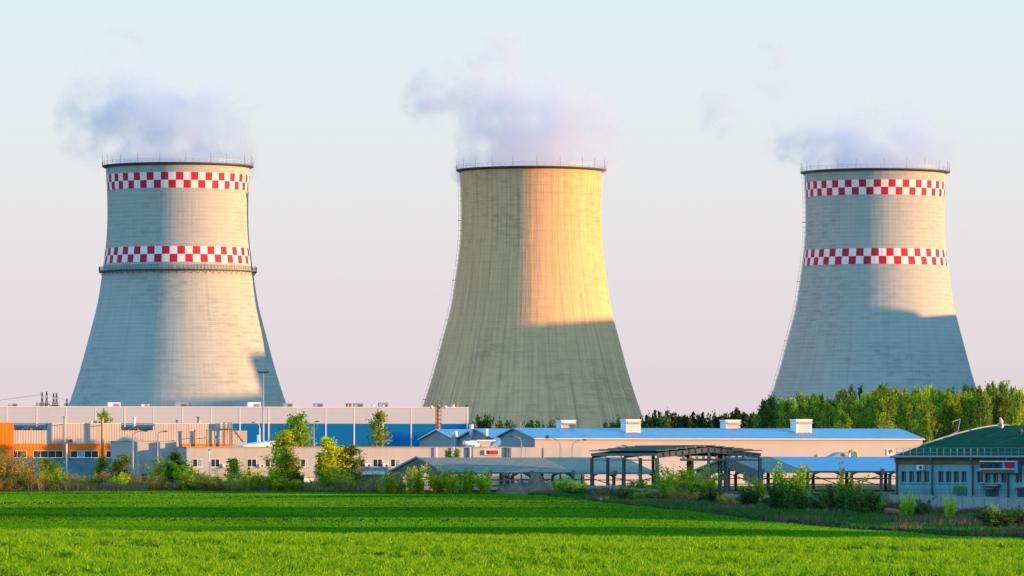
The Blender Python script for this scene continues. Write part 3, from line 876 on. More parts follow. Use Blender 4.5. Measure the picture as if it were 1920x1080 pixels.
MB().box(cur, Lg, 0, .4, z0, z1).build('window_pier', M_RENDER, gb)
MB().box(0, Lg, 0, .4, z1, zt).build('upper_wall', M_RENDER, gb)
MB().box(0, Lg, 0, .4, zp0, z0).build('mid_wall', M_RENDER, gb)
MB().box(-.03, .37, .4, 5.95, fg.g, zt - .01).build('end_wall', M_RENDER, gb)
MB().box(.37, Lg - .02, .41, 22, fg.g, zt - .3).build('building_core', M_RENDERD, gb)
MB().box(-.12, Lg + .05, -.12, 22.1, zt, zt + .14).build('coping', M_RENDERD, gb)
MB().box(-.05, Lg, -.05, .0, zp0 - .12, zp0 + .05).build('string_course', M_RENDERD, gb)
GF = [(344, 405, M_RENDERD), (405, 411, M_GLASS), (411, 432, M_WHITE), (432, 471, M_RENDERD), (471, 480, M_GLASS), (480, 500, M_WHITE), (500, 556, M_RENDERD), (556, 569, M_GLASS), (570, 606, M_WHITE), (606, 678, M_RENDERD), (678, 690, M_GLASS), (690, 956, M_RENDERD)]
for a, b, m_ in GF:
    dep = {M_GLASS: .25, M_WHITE: .12}.get(m_, .03)
    nm = {M_GLASS: 'doorway', M_WHITE: 'roller_door'}.get(m_, 'plinth_wall')
    MB().box(max(0.0, fg.s(a)), fg.s(b), dep, .405, fg.g, zp0 - .02).build(nm, m_, gb)
for a, b, y0, y1 in ((416, 427, 870, 877), (485, 493, 870.5, 876.5), (683, 694, 869, 876.5), (717, 727, 869.5, 876.5)):
    sa, sb = fg.s(a), fg.s(b)
    u_ = MB().box(sa, sb, -.5, -.05, fg.z(y1, sa), fg.z(y0, sa)).build('air_conditioner', M_WHITE, gb)
    MB().tube([(sa + (sb - sa) * .62, -.52, fg.z((y0 + y1) / 2, sa)), (sa + (sb - sa) * .62, -.505, fg.z((y0 + y1) / 2, sa))], .19, 12).build('fan_grille', M_STEEL, u_)
sa, sb = fg.s(672), fg.s(716)
pc = MB().box(sa, sb, -1.3, -.03, fg.z(889.5, sa), fg.z(884, sa)).build('porch_roof', M_WHITE, gb)
MB().box(sa + .2, sb - .2, -1.1, -.2, fg.z(884, sa) + .004, fg.z(880, sa)).build('porch_upstand', M_GABLE, pc)
for s in (sa + .2, sb - .2): MB().box(s - .08, s + .08, -1.2, -1.05, fg.g, fg.z(889.5, sa)).build('porch_post', M_GALV, pc)
for px, y0, w, m_ in ((817, 839, .14, M_TRIM), (849, 839, .14, M_TRIM), (880.5, 839, .16, M_PINKW)):
    s = fg.s(px); MB().tube([(s, -.3, fg.g), (s, -.3, fg.z(y0, s))], w, 8).build('downpipe', m_, gb)
for px in (878, 884, 949, 953): 
    s = fg.s(px); MB().tube([(s, -.25, fg.g), (s, -.25, fg.z(839, s))], .17, 8).build('downpipe', M_TEALSTEEL, gb)
# taller link block at the left end of the wing, set back so that the wing shades it
VL = 6.0
sl0, sl1 = fg.s(253, VL), -.05
zl_ = fg.z(828, sl0, VL)
lk = MB().box(sl0, sl1, VL, 20, fg.g, zl_).build('link_block', M_RENDER, gb)
MB().box(sl0 - .08, sl1, VL - .08, 20.1, zl_, zl_ + .14).build('coping', M_RENDERD, lk)
for px in (258, 300, 331):
    s = fg.s(px, VL - .9); MB().box(s, s + .35, VL - .9, VL - .005, fg.g, zl_ - .06).build('pilaster', M_RENDER, lk)
for k in range(4):
    s = sl0 + 1.0 + k * 1.7; MB().box(s, s + .9, VL - .02, VL - .004, fg.z(904, s, VL), fg.z(888, s, VL)).build('window', M_GLASS, lk)
# roof hut, dish and fat white duct
rh = Facade(898, 797); 
sa, sb = fg.s(898, 3), fg.s(928, 3); zt_ = fg.z(826, sa, 3)
hut = MB().box(sa, sb, 3, 6, zt - .1, zt_ - .12).build('roof_hut', M_OCHCOL if False else M_RENDER, gb)
MB().box(sa - .35, sb + .2, 2.7, 6.2, zt_ - .12, zt_ + .1).build('hut_roof', M_WHITE, hut)
MB().box(sa - .05, sa + .35, 2.9, 2.997, zt + .1, zt + .55).build('hut_hatch', M_STEEL, hut)
MB().tube([(sa - .1, 3.6, fg.z(831, sa)), (fg.s(878, 3), 2.6, fg.z(831.5, sa)), (fg.s(874, 3), 2.3, fg.z(833.5, sa)), (fg.s(874, 3), 1.6, zt + .05)], .42, 12).tube([(fg.s(874.5, 3), 2.3, fg.z(831.3, sa)), (fg.s(866, 3), 2.2, fg.z(830, sa))], .33, 10).build('roof_duct', M_WHITE, gb)
MB().tube([(fg.s(881, 2), 1.2, zt + .25), (fg.s(896, 2), 1.2, zt + .5)], .26, 10).build('roof_duct', M_WHITE, gb)
m = MB()
dc = Vector((fg.s(931.5, 3), 2.8, fg.z(829, sa)))
for i in range(4):
    pass
prof = [(.02, 0.0), (.3, .03), (.55, .12), (.72, .24)]
rot = Matrix.Rotation(R(75), 3, 'X') @ Matrix.Rotation(R(-35), 3, 'Y')
vs = []
for r_, z_ in prof:
    for k in range(16): vs.append(dc + rot @ Vector((r_ * math.cos(k * math.pi / 8), r_ * math.sin(k * math.pi / 8), z_)))
m.add(vs, [(i * 16 + k, i * 16 + (k + 1) % 16, (i + 1) * 16 + (k + 1) % 16, (i + 1) * 16 + k) for i in range(3) for k in range(16)], 0, True)
m.bar(dc, dc + Vector((0, .5, -1.0)), .1)
m.build('satellite_dish', M_WHITE, gb)
# hung box sign with the red disc
sa, sb = fg.s(909, -.4), fg.s(935.5, -.4); za, zb_ = fg.z(852.8, sa), fg.z(843.6, sa)
sg = empty('wall_sign', fg.world(sa, -.4) + (0,), GRID, 'black and red box sign with a red disc on the grey wing', 'sign')
Ls = sb - sa
MB().box(0, Ls, 0, .36, za, zb_).build('sign_box', M_PVC, sg)
MB().box(.28, Ls * .6, -.03, -.004, za + .07, zb_ - .07).build('black_field', M_TEXT, sg)
MB().box(Ls * .6, Ls - .14, -.03, -.004, za + .05, zb_ - .05).build('red_field', M_RED, sg)
m = MB(); m.prism([(Ls * .42 + .26 * math.cos(k * math.pi / 12), (za + zb_) / 2 + .26 * math.sin(k * math.pi / 12)) for k in range(24)], 'y', -.05, -.032); m.build('red_disc', M_RED, sg)

# --- screen wall running on from the wing
fs = Facade(958, 792)
sw = fs.root('screen_wall', 'plain beige panel wall between the grey wing and the beige hall', 'wall')
for a, b in ((958, 985), (985, 1016), (1019, 1053), (1053, 1092)):
    MB().box(fs.s(a) + .02, fs.s(b) - .02, 0, .25, fs.g, fs.z(838.6)).build('wall_panel', M_RENDER, sw)
MB().box(fs.s(1013), fs.s(1019), .3, .8, fs.g, fs.z(840)).build('pier', M_TEALSTEEL, sw)
# --- white low roof behind the wing
fw = Facade(458, 812)
wr = fw.root('white_lean_to', 'low white roofed lean to behind the grey office wing', 'shed')
MB().prism([(0, fw.z(841)), (fw.s(521), fw.z(841)), (fw.s(521), fw.z(828)), (0, fw.z(837))], 'y', 0, 3).build('white_wall', M_WHITE, wr)
MB().prism([(-.2, fw.z(837)), (fw.s(522), fw.z(828)), (fw.s(522), fw.z(828) + .15), (-.2, fw.z(837) + .15)], 'y', -.2, 7).build('roof_sheet', M_WHITE, wr)

# ------------------------------------------------------------------ open steel canopies in front of the hall
def canopy(px0, px1, D, label, sheets, W=26.0, yr=858.3, ye=886.5, open_to=None, plank_end=True):
    """long gabled canopy; sheets = [(px from, px to, material)] read along its front eaves, open_to = purlins bare up to that column"""
    f = Facade(px0, D)
    root = f.root('steel_canopy', label, 'canopy', 'open steel canopies')
    L = f.s(px1)
    zr, ze = f.z(yr, 0, W / 2), f.z(ye)
    bays = max(2, round(L / 6.2))
    # roof sheets
    for a, b, m_ in sheets:
        sa, sb = max(-.3, f.s(a)), f.s(b)
        p = MB()
        for (va, za, vb, zb) in ((-.4, ze - .05, W / 2, zr), (W / 2, zr, W + .4, ze - .05)):
            p.prism([(va, za), (vb, zb), (vb, zb + .07), (va, za + .07)], 'x', sa, sb)
        rs = p.build('roof_sheet', m_, root)
        MB().box(sa, sb, -.47, -.405, ze - .26, ze + .04).build('eaves_fascia', M_GABLE if m_ is not M_SKYROOF else M_TEALSTEEL, rs)
    if open_to:
        so = f.s(open_to)
        n = 9
        pl = MB(); slot = MB(); ris = MB()
        for side in (0, 1):
            for k in range(n):
                t0, t1 = k / n, (k + .66) / n
                va, vb = t0 * W / 2, t1 * W / 2
                if side: va, vb = W - va, W - vb
                za, zb = ze + (zr - ze) * t0, ze + (zr - ze) * t1
                ext = so + (n - k) * .0 
                pl.prism([(va, za), (vb, zb + .06), (vb, zb + .13), (va, za + .07)], 'x', -.3, ext)
                if side == 0: ris.box(-.3, ext, va - .05, va - .004, za - .16, za + .06)
                for q in range(bays * 2):
                    s = -.2 + q * (so / (bays * 2)) + (k % 2) * .9
                    if side == 0: slot.box(s, s + 1.0, va - .03, va + .0, za - .02, za + .09)
        pl.build('roof_purlin_deck', M_DECK, root)
        ris.build('purlin_face', M_TEALROOF, root)  # darker sheet on the risers, their shade put into the colour
        slot.build('slot_shade', M_STEEL, root, kind='stuff')  # solid dark boxes painted in for the shaded gaps between strips
    # frames
    for i in range(bays + 1):
        s = L * i / bays
        fr = MB()
        for (v0, z0, v1, z1) in ((0, ze - .1, W / 2, zr - .1), (W / 2, zr - .1, W, ze - .1)):
            fr.bar((s, v0, z0 - .35), (s, v1, z1 - .35), .22, .5)
        fr.bar((s, W * .25, (ze + zr) / 2 - .5), (s, W * .75, (ze + zr) / 2 - .5), .15, .2)
        fr.build('roof_frame', M_TEALSTEEL, root)
        for v in (0.0, W / 2, W):
            top = (zr if v == W / 2 else ze) - .5
            x_, y_ = f.world(s, v)
            g = float(gz(x_, y_)) - .1
            c = MB().box(s - .2, s + .2, v - .2, v + .2, g, top)
            if v == 0.0: c.box(s - .28, s + .28, v - .5, v - .21, ze - .5, ze + .35)
            c.build('column', M_TEALSTEEL if (i + int(v)) % 3 else M_OCHCOL if v > 0 else M_TEALSTEEL, root)
    m = MB()
    g = f.g
    for zz in (g + 1.1, g + 2.0):
        m.bar((0, .3, zz), (L, .3, zz), .12)
        m.bar((0, W, zz), (L, W, zz), .12)
    m.build('side_rail', M_TEALSTEEL, root)
    for i in range(0, bays, 2):
        a, b = L * i / bays, L * (i + 1) / bays
        MB().bar((a, .0, ze - .7), (b, .0, g + 1.0), .12).bar((b, .1, ze - .7), (a, .1, g + 1.0), .12).build('cross_brace', M_TEALSTEEL, root)
        MB().bar((a, W / 2, ze - .4), (b, W / 2, g + .6), .12).build('diagonal_brace', M_TEALSTEEL, root)
    if plank_end:
        m = MB()
        k, n = 0, 26
        for k in range(n):
            v0, v1 = W * k / n + .06, W * (k + 1) / n - .06
            t = min((v0 + v1) / 2, W - (v0 + v1) / 2) / (W / 2)
            top = ze + (zr - ze) * t - .12
            low = top - (1.6 if 6 < k < 20 else 2.4)
            m.box(-.12, -.02, v0, v1, low, top)
        m.build('gable_boarding', M_TEALSTEEL, root)
        m = MB()
        m.bar((-.3, -.4, ze + .05), (-.3, W / 2, zr + .1), .1, .3); m.bar((-.3, W / 2, zr + .1), (-.3, W + .4, ze + .05), .1, .3)
        m.build('verge_board', M_GABLE, root)
    return f, root

canopy(838, 1228, 752, 'long open steel canopy with stepped bare purlins and a grey green sheeted end', [(1074, 1230, M_TEALROOF)], open_to=1075)
canopy(1428, 1800, 768, 'open steel canopy roofed half in grey green and half in bright blue sheet', [(1426, 1507, M_TEALROOF), (1507, 1802, M_SKYROOF)], yr=857.2, ye=883.5)

# tall frame canopy, its gable towards the field
ft = Facade(1232, 728)
tc_ = ft.root('tall_frame_canopy', 'tall open steel frame with stepped roof strips and plate girders', 'canopy', 'open steel canopies')
Lt, Wt = ft.s(1425), 26.0
zge, zgr = ft.z(849.5), ft.z(838.5)
n = 11
for k in range(n):
    s0, s1 = Lt * k / n - .25, Lt * (k + 1) / n + .12
    tmid = 1 - abs((k + .5) / n * 2 - 1)
    zz = zge + (zgr - zge) * (tmid ** .8) + .18
    MB().box(s0, s1, -.5, Wt + .4, zz, zz + .14).build('roof_strip', M_TEALROOF, tc_)
for v in (0.0, Wt / 2, Wt):
    gd = MB()
    for (a, za, b, zb) in ((0, zge, Lt / 2, zgr), (Lt / 2, zgr, Lt, zge)):
        gd.bar((a, v, za - .35), (b, v, zb - .35), .10, .62)
        gd.bar((a, v, za - .04), (b, v, zb - .04), .34, .07)
        gd.bar((a, v, za - .68), (b, v, zb - .68), .34, .07)
    gm = gd.build('plate_girder', M_TEALSTEEL, tc_)
    for k in range(1, 16):
        s = Lt * k / 16; t = 1 - abs(k / 16 * 2 - 1); zz = zge + (zgr - zge) * t
        MB().box(s - .04, s + .04, v - .16, v - .051, zz - .64, zz - .08).build('stiffener', M_STEEL, gm)
for s in (0.0, Lt):
    e = MB()
    e.bar((s, 0, zge - .2), (s, Wt, zge - .2), .3, .42); e.bar((s, 0, zge - 1.0), (s, Wt, zge - 1.0), .2, .16)
    e.build('eaves_beam', M_TEALSTEEL, tc_)
tie = MB(); tie.bar((ft.s(1277), .3, ft.z(862)), (ft.s(1401), .3, ft.z(862)), .25, .34); tie.build('tie_beam', M_TEALSTEEL, tc_)
hg = MB()
for k in range(10):
    s = ft.s(1277) + (ft.s(1401) - ft.s(1277)) * (k + .5) / 10
    hg.box(s - .16, s + .16, .2, .4, ft.z(860.1), ft.z(860.1) + .45)
hg.build('hanger_block', M_OCHCOL, tc_)
for s, v, w in [(0, 0, .45), (0, Wt * .25, .40), (0, Wt * .5, .40), (0, Wt * .75, .40), (0, Wt, .40), (Lt, 0, .45), (Lt, Wt * .5, .4), (Lt, Wt, .4), (ft.s(1329), .05, .32), (ft.s(1356), Wt * .5, .55), (ft.s(1389), Wt * .3, .5), (ft.s(1300), Wt * .6, .34)]:
    x_, y_ = ft.world(s, v); g = float(gz(x_, y_)) - .1
    t = 1 - abs(s / Lt * 2 - 1)
    c = MB().box(s - w / 2, s + w / 2, v - w / 2, v - w / 2 + .08, g, zge + (zgr - zge) * t - .7)
    c.box(s - w / 2, s + w / 2, v + w / 2 - .08, v + w / 2, g, zge + (zgr - zge) * t - .7)
    c.box(s - .05, s + .05, v - w / 2 + .08, v + w / 2 - .08, g, zge + (zgr - zge) * t - .7)
    c.box(s - w * .8, s + w * .8, v - w * .8, v + w * .8, g, g + .35)
    c.build('column', M_TEALSTEEL, tc_)
m = MB()
m.bar((ft.s(1362), 3, ft.z(864)), (ft.s(1378), 3, ft.z(912)), .16); m.bar((ft.s(1378), 3.2, ft.z(878)), (ft.s(1362), 3.2, ft.z(912)), .16)
m.bar((ft.s(1342), 3, ft.z(899)), (ft.s(1380), 3, ft.z(899)), .2); m.bar((ft.s(1342), 3, ft.z(908)), (ft.s(1380), 3, ft.z(908)), .14)
m.build('cross_brace', M_TEALSTEEL, tc_)
for k in range(4):
    a = Wt * k / 4
    MB().bar((0, a + .2, zge - 1.1), (0, a + 1.4, zge - .3), .1).build('knee_brace', M_TEALSTEEL, tc_)

# ------------------------------------------------------------------ pale blue works with the vaulted green roof
fp = Facade(1679, 655, R(-38), ground=-6.1)
pb = fp.root('green_roofed_works', 'pale blue plastered works with a low vaulted dark green roof and roof railing', 'works building')
Lp = 42.0
WD = 52.0
zev = fp.z(856.5)
zw0, zw1 = fp.z(905.2), fp.z(884)
WL = [(1690, 1699), (1704.5, 1713.5), (1718.5, 1727.5), (1732.5, 1742), (1759, 1769), (1773.5, 1783.5), (1788, 1798), (1802.5, 1812), (1832, 1843), (1847, 1857), (1862, 1871.5), (1877, 1887.5), (1904, 1916), (1921, 1932)]
zfr = fp.z(871.5)
cur = 0.0
for a, b in WL:
    sa, sb = fp.s(a), fp.s(b)
    MB().box(cur, sa, 0, .4, zw0, zw1).build('window_pier', M_BLUEWALL, pb); cur = sb
    MB().box(sa, sb, .22, .25, zw0, zw1).build('window', M_GLASS, pb)
    w_ = pb.children[-1]
    MB().box(sa, sb, .19, .219, zw0, zw0 + .10).box((sa + sb) / 2 - .03, (sa + sb) / 2 + .03, .19, .219, zw0 + .1, zw1).build('frame', M_BLUEWALL, w_)
MB().box(cur, Lp, 0, .4, zw0, zw1).build('window_pier', M_BLUEWALL, pb)
MB().box(0, Lp, 0, .4, zw1, zfr).build('upper_wall', M_BLUEWALL, pb)
MB().box(0, Lp, 0, .4, fp.g, zw0).build('lower_wall', M_BLUEWALL, pb)
MB().box(.02, Lp, .05, .4, zfr, zev - .05).build('frieze', M_FRIEZE, pb)
MB().box(0, .4, .4, WD, fp.g, zev - .05).build('end_wall', M_BLUEWALL, pb)
MB().box(.4, Lp, .41, WD, fp.g, zev - .5).build('building_core', M_RENDERD, pb)
for a, b in ((1690, 1742), (1759, 1812), (1832, 1887)):
    MB().box(fp.s(a) - .1, fp.s(b) + .1, -.12, -.004, zw0 - .1, zw0 - .02).build('sill', M_BLUEWALL, pb)
    MB().box(fp.s(a) - .1, fp.s(b) + .1, -.06, -.004, zw1 + .02, zw1 + .1).build('lintel', M_BLUEWALL, pb)
# vaulted roof, highest half way back
ztop_ = fp.z(797.5, 0, WD * .5)
arc = [(-.5 + (WD + 1.0) * t, zev - .1 + (ztop_ - zev + .1) * (1 - abs(2 * t - 1) ** 1.45)) for t in np.linspace(0, 1, 25)]
MB().prism([(a, b) for a, b in arc] , 'x', -.35, Lp).build('green_roof', M_GREENROOF, pb)
m = MB()
for i in range(len(arc) - 1): m.bar((-.4, arc[i][0], arc[i][1] + .06), (-.4, arc[i + 1][0], arc[i + 1][1] + .06), .14, .2)
m.build('verge_trim', M_GABLE, pb)
m = MB()
for k in range(1, 7):
    s = k * 5.2
    for i in range(len(arc) - 1): m.bar((s, arc[i][0], arc[i][1] + .02), (s, arc[i + 1][0], arc[i + 1][1] + .01), .10, .05)
m.build('felt_seam', M_GREENROOF, pb, kind='stuff')
gt = MB().tube([(-.4, -.62, zev), (Lp, -.62, zev)], .14, 8)
gt.build('eaves_gutter', M_GABLE, pb)
for px in (1683, 1749, 1825, 1891.5):
    s = fp.s(px)
    MB().tube([(s, -.62, zev), (s, -.62, zev - .45), (s, -.18, zev - 1.0), (s, -.18, fp.g + .3)], .11, 8).ball((s, -.5, zev - .3), .2, 8).build('downpipe', M_TEALSTEEL, pb)
m = MB()
for k in range(33):
    s = .3 + k * 1.02; m.bar((s, -.15, zev + .05), (s, -.15, zev + 1.12), .05)
for zz in (.55, 1.12): m.bar((.3, -.15, zev + zz), (Lp, -.15, zev + zz), .05)
m.build('roof_railing', M_GABLE, pb)
MB().tube([(fp.s(1786, 9), 9, arc[9][1] + .1), (fp.s(1787, 9), 9, arc[9][1] + 1.0), (fp.s(1798, 9), 9.3, arc[9][1] + 1.25)], .09, 6).tube([(fp.s(1798, 9), 9.3, arc[9][1] + 1.25), (fp.s(1796, 7), 7, arc[7][1] + .3), (fp.s(1760, 3), 3, arc[4][1] + .3)], .05, 6).build('roof_pipe', M_GABLE, pb)
for px in (1753.5, 1913): 
    MB().ball((fp.s(px, 8), 8, arc[7][1] + .35), .36, 8, sc=(1, 1, .9)).tube([(fp.s(px, 8), 8, arc[7][1] - .2), (fp.s(px, 8), 8, arc[7][1] + .4)], .16, 8).build('roof_cowl', M_STEEL, pb)
sa, sb = fp.s(1788), fp.s(1813)
dr = MB().box(sa, sb, -.06, -.003, fp.z(929), fp.z(911)).build('green_door', M_GREENDOOR, pb)
MB().box((sa + sb) / 2 - .03, (sa + sb) / 2 + .03, -.085, -.062, fp.z(928.5), fp.z(911.5)).build('door_joint', M_TEALSTEEL, dr)
sa, sb = fp.s(1848), fp.s(1873)
MB().box(sa, sb, -.03, -.003, fp.z(930), fp.z(915.5)).build('dark_doorway', M_STEEL, pb)
aw = MB()
pts = [(sa - .3 + (sb - sa + .6) * t, -.9, fp.z(912, sa) - .55 * math.sin(math.pi * t) * .6) for t in np.linspace(0, 1, 9)]
for a, b in zip(pts[:-1], pts[1:]): aw.add([a, b, (b[0], -.05, fp.z(910.5, sa)), (a[0], -.05, fp.z(910.5, sa))], [(0, 1, 2, 3)])
aw.box(sa - .35, sb + .35, -.95, -.05, fp.z(911.5, sa), fp.z(910, sa))
aw.build('door_awning', M_GABLE, pb)
for px in (1846, 1875): MB().ball((fp.s(px), -.4, fp.z(909.5, 10)), .2, 8).bar((fp.s(px), -.35, fp.z(909.5, 10)), (fp.s(px), 0, fp.z(909.5, 10)), .08).build('spot_lamp', M_STEEL, pb)
sa, sb = fp.s(1905), fp.s(1925)
MB().box(sa, sb, -.9, -.05, fp.z(914, sa), fp.z(912.5, sa)).build('door_awning', M_GABLE, pb)
MB().box(sa + .2, sb - .2, -.03, -.003, fp.z(930), fp.z(915.5)).build('dark_doorway', M_STEEL, pb)
sa = fp.s(1722.5); u_ = MB().box(sa, sa + .95, -.5, -.03, fp.z(881.5, sa), fp.z(872.5, sa)).build('air_conditioner', M_PVC, pb)
MB().tube([(sa + .6, -.52, fp.z(877, sa)), (sa + .6, -.503, fp.z(877, sa))], .24, 12).build('fan_grille', M_STEEL, u_)
m = MB()
rr = random.Random(4)
for k in range(70):                                        # coiled razor wire along the foot of the wall
    s = .5 + k * .42
    pts = [(s + .3 * math.cos(t), -1.2 + .1 * math.sin(t * 2), fp.z(921.5, s) + .32 * math.sin(t)) for t in np.linspace(0, 2 * math.pi, 9)]
    m.tube(pts, .018, 3, cap=False)
m.build('razor_wire', M_STEEL, pb, kind='stuff')
# its sign box
sa, sb = fp.s(1845), fp.s(1917)
za, zb_ = fp.z(887.5, sa), fp.z(864.5, sa)
sg = empty('shop_sign', fp.world(sa, -1.05) + (0,), R(-38), 'long box sign with dark lettering and a red end panel on the pale blue works', 'sign')
Ls = sb - sa
zl = za + (zb_ - za) * .34
MB().box(0, Ls, .0, .95, zl - .02, zb_).build('sign_box', M_TEALROOF, sg)
MB().prism([(0, zl - .026), (1.0, zl - .026), (1.0, zl - .5), (.55, zl - .5)], 'x', .1, Ls * .92).build('sign_canopy', M_RENDERD, sg)
MB().box(Ls * .92, Ls, -.06, -.004, za + .05, zb_ + .06).build('end_panel', M_BLUEV, sg)
MB().box(0, Ls * .92, -.05, -.004, zb_ - .09, zb_ + .02).box(0, Ls * .92, -.05, -.004, zl - .02, zl + .08).build('edge_strip', M_WHITE, sg)
MB().box(Ls * .675, Ls * .905, -.03, -.004, zl + .1, zb_ - .12).build('red_panel', M_BRICKR if False else M_RED, sg)
MB().prism([(Ls * .595, zl + .09), (Ls * .675, zl + .09), (Ls * .66, zb_ - .3), (Ls * .63, zb_ - .1), (Ls * .595, zb_ - .1)], 'y', -.035, -.005).build('blue_wedge', M_BLUEV, sg)
cu = bpy.data.curves.new('lettering', 'FONT')
cu.body = 'IAN\u0416\u0418TI\u0418KS'
cu.size = 1.0; cu.extrude = .02; cu.align_x = 'LEFT'; cu.offset = .012
to = bpy.data.objects.new('lettering', cu); COL.objects.link(to)
bpy.context.view_layer.update()
wd, hg_ = to.dimensions.x, to.dimensions.y
me = bpy.data.meshes.new_from_object(to.evaluated_get(bpy.context.evaluated_depsgraph_get()))
bpy.data.objects.remove(to)
lo = bpy.data.objects.new('lettering', me); COL.objects.link(lo)
me.materials.clear(); me.materials.append(M_TEXT)
lo.parent = sg
lo.rotation_euler = (R(90), 0, 0)
k_ = (Ls * .55) / wd
lo.scale = (k_, (zb_ - zl - .26) / max(hg_, .1), 1)
lo.location = (Ls * .03, -.03, zl + .12)

# ------------------------------------------------------------------ concrete panel fence running along the rough strip
fence = empty('concrete_fence', (0, 0, 0), label='long grey concrete panel fence along the rough strip below the works', cat='fence')
A, B = Vector((10.0, 718.0)), Vector((53.5, 492.0))
nf = 56
for i in range(nf):
    a, b = A.lerp(B, i / nf), A.lerp(B, (i + 1) / nf)
    za = min(float(gz(*a)), float(gz(*b))) - .25
    fh_ = 2.3 if a.y < 560 else 1.65
    m = MB(); d = (b - a).normalized() * .06
    m.bar((a.x + d.x, a.y + d.y, za + fh_ / 2), (b.x - d.x, b.y - d.y, za + fh_ / 2), .14, fh_)
    m.build('fence_panel', M_CONCF, fence)
    m = MB(); m.bar((a.x, a.y, za - .2), (a.x, a.y, za + fh_ + .12), .22, .22); m.build('fence_post', M_CONCF, fence)

# ------------------------------------------------------------------ small things about the yard
def gpt(px, D, dz=0.0):
    x = (px - 960) / F * D
    return Vector((x, D, float(gz(x, D)) + dz))
def heap(px, D, w, d, h, seed, label, m_):
    """soil heap: a rough mound grown from noise"""
    c = gpt(px, D); r = np.random.default_rng(seed)
    nx, ny = 26, 16
    ph = r.uniform(0, 6, 6)
    vs, fs = [], []
    for j in range(ny):
        for i in range(nx):
            X, Y = (i / (nx - 1) * 2 - 1), (j / (ny - 1) * 2 - 1)
            e = max(0.0, 1 - math.hypot(X, Y) ** 1.6)
            b = .62 + .25 * math.sin(5 * X + ph[0]) + .2 * math.sin(9 * X + 4 * Y + ph[1]) + r.uniform(-.12, .12)
            vs.append((X * w / 2, Y * d / 2, -.15 + h * e ** .7 * max(.25, b)))
    for j in range(ny - 1):
        for i in range(nx - 1): fs.append((j * nx + i, j * nx + i + 1, (j + 1) * nx + i + 1, (j + 1) * nx + i))
    o = MB().add(vs, fs, 0, True).build('soil_heap', m_, None, label, 'soil heap', 'soil heaps')
    o.location = c
    return o
heap(1000, 738, 8.6, 7, 3.3, 3, 'big brown soil heap in front of the sheeted end of the long canopy', M_SOIL)
heap(962, 742, 5.2, 6, 2.6, 4, 'smaller brown soil heap just left of the big one under the canopy', M_SOIL)
heap(694, 770, 4.6, 5, 2.4, 5, 'reddish soil heap below the white porch of the grey wing', M_SOIL)
heap(1150, 690, 6.0, 5, 1.0, 6, 'low flat soil heap against the start of the concrete fence', M_DSOIL)

lg = empty('fallen_log', gpt(1671, 540, .2), R(8), 'short rusty brown log lying on the rough strip before the fence', 'log')
rr = np.random.default_rng(8)
pts = [(-.85 + 1.7 * t, .08 * math.sin(3 * t), .12 + .05 * math.sin(5 * t)) for t in np.linspace(0, 1, 9)]
MB().tube(pts, [.2, .3, .34, .36, .34, .37, .35, .31, .22], 10).build('log_body', M_RUST, lg)
MB().tube([(.2, -.1, .25), (.35, -.3, .5)], [.07, .04], 6).tube([(-.4, .1, .25), (-.55, .1, .48)], [.06, .03], 6).build('branch_stub', M_BARK, lg)

# soil left along the field edge by the plough
def ridge(name, y0, y1, off, w, h, seed, m_):
    r = np.random.default_rng(seed)
    n = 160
    vs, fs = [], []
    for i in range(n):
        y = y0 + (y1 - y0) * i / (n - 1)
        x = float(field_edge(y)) + off + .5 * math.sin(y / 7.0) + r.uniform(-.3, .3)
        hh = h * r.uniform(.45, 1.1) * min(1, i / 6, (n - 1 - i) / 6)
        for (dx, k) in ((-.5, 0), (-.22, .8), (.05, 1), (.28, .7), (.5, 0)):
            vs.append((x + dx * w, y, float(gz(x + dx * w, y)) - .05 + hh * k * r.uniform(.75, 1.2)))
    for i in range(n - 1):
        for k in range(4): fs.append((i * 5 + k, i * 5 + k + 1, (i + 1) * 5 + k + 1, (i + 1) * 5 + k))
    o = MB().add(vs, fs, 0, True).build(name, m_, kind='structure')
    return o
ridge('ploughed_ground_edge', 372, 640, 1.2, 2.4, .42, 3, M_DSOIL)

# blue and yellow play slide seen over the blue canopy roof, and the bundle on the green roof
fi = Facade(1589, 850, R(20))
sl = fi.root('play_slide', 'inflatable play slide with a yellow arch and blue white front behind the blue canopy roof', 'inflatable')
W_ = fi.s(1607) ; zb0, zt0 = fi.z(880), fi.z(843.5)
pts = [(W_ * .0, 0, zb0), (W_ * .02, 0, fi.z(855)), (W_ * .25, 0, fi.z(846)), (W_ * .6, 0, fi.z(843.8)), (W_ * .92, 0, fi.z(847)), (W_ * 1.0, 0, fi.z(853)), (W_ * 1.0, 0, zb0)]
MB().tube(pts, .25, 10).build('yellow_arch', M_YELLOW, sl)
MB().box(W_ * .18, W_ * .92, .05, 1.2, zb0, fi.z(847.5)).build('white_wall', M_WHITE, sl)
MB().prism([(W_ * .34, zb0), (W_ * .72, zb0), (W_ * .7, fi.z(849)), (W_ * .42, fi.z(848))], 'y', -.02, .045).build('blue_chute', M_BLUEV, sl)
fi2 = Facade(1556, 846, R(20))
tp = fi2.root('tarpaulin_heap', 'grey blue tarpaulin heap beside the play slide over the blue canopy roof', 'tarpaulin')
w2 = fi2.s(1590)
MB().prism([(0, fi2.z(880)), (w2, fi2.z(880)), (w2, fi2.z(852)), (w2 * .72, fi2.z(847.5)), (w2 * .5, fi2.z(849)), (w2 * .2, fi2.z(855)), (0, fi2.z(858))], 'y', 0, 2.5).build('tarpaulin_sheet', M_GABLE, tp)
MB().ball((w2 * .82, -.05, fi2.z(852.5)), .5, 10, sc=(1, .6, .6)).build('yellow_bundle', M_OCHCOL, tp)
fd = Facade(1529, 846, R(20))
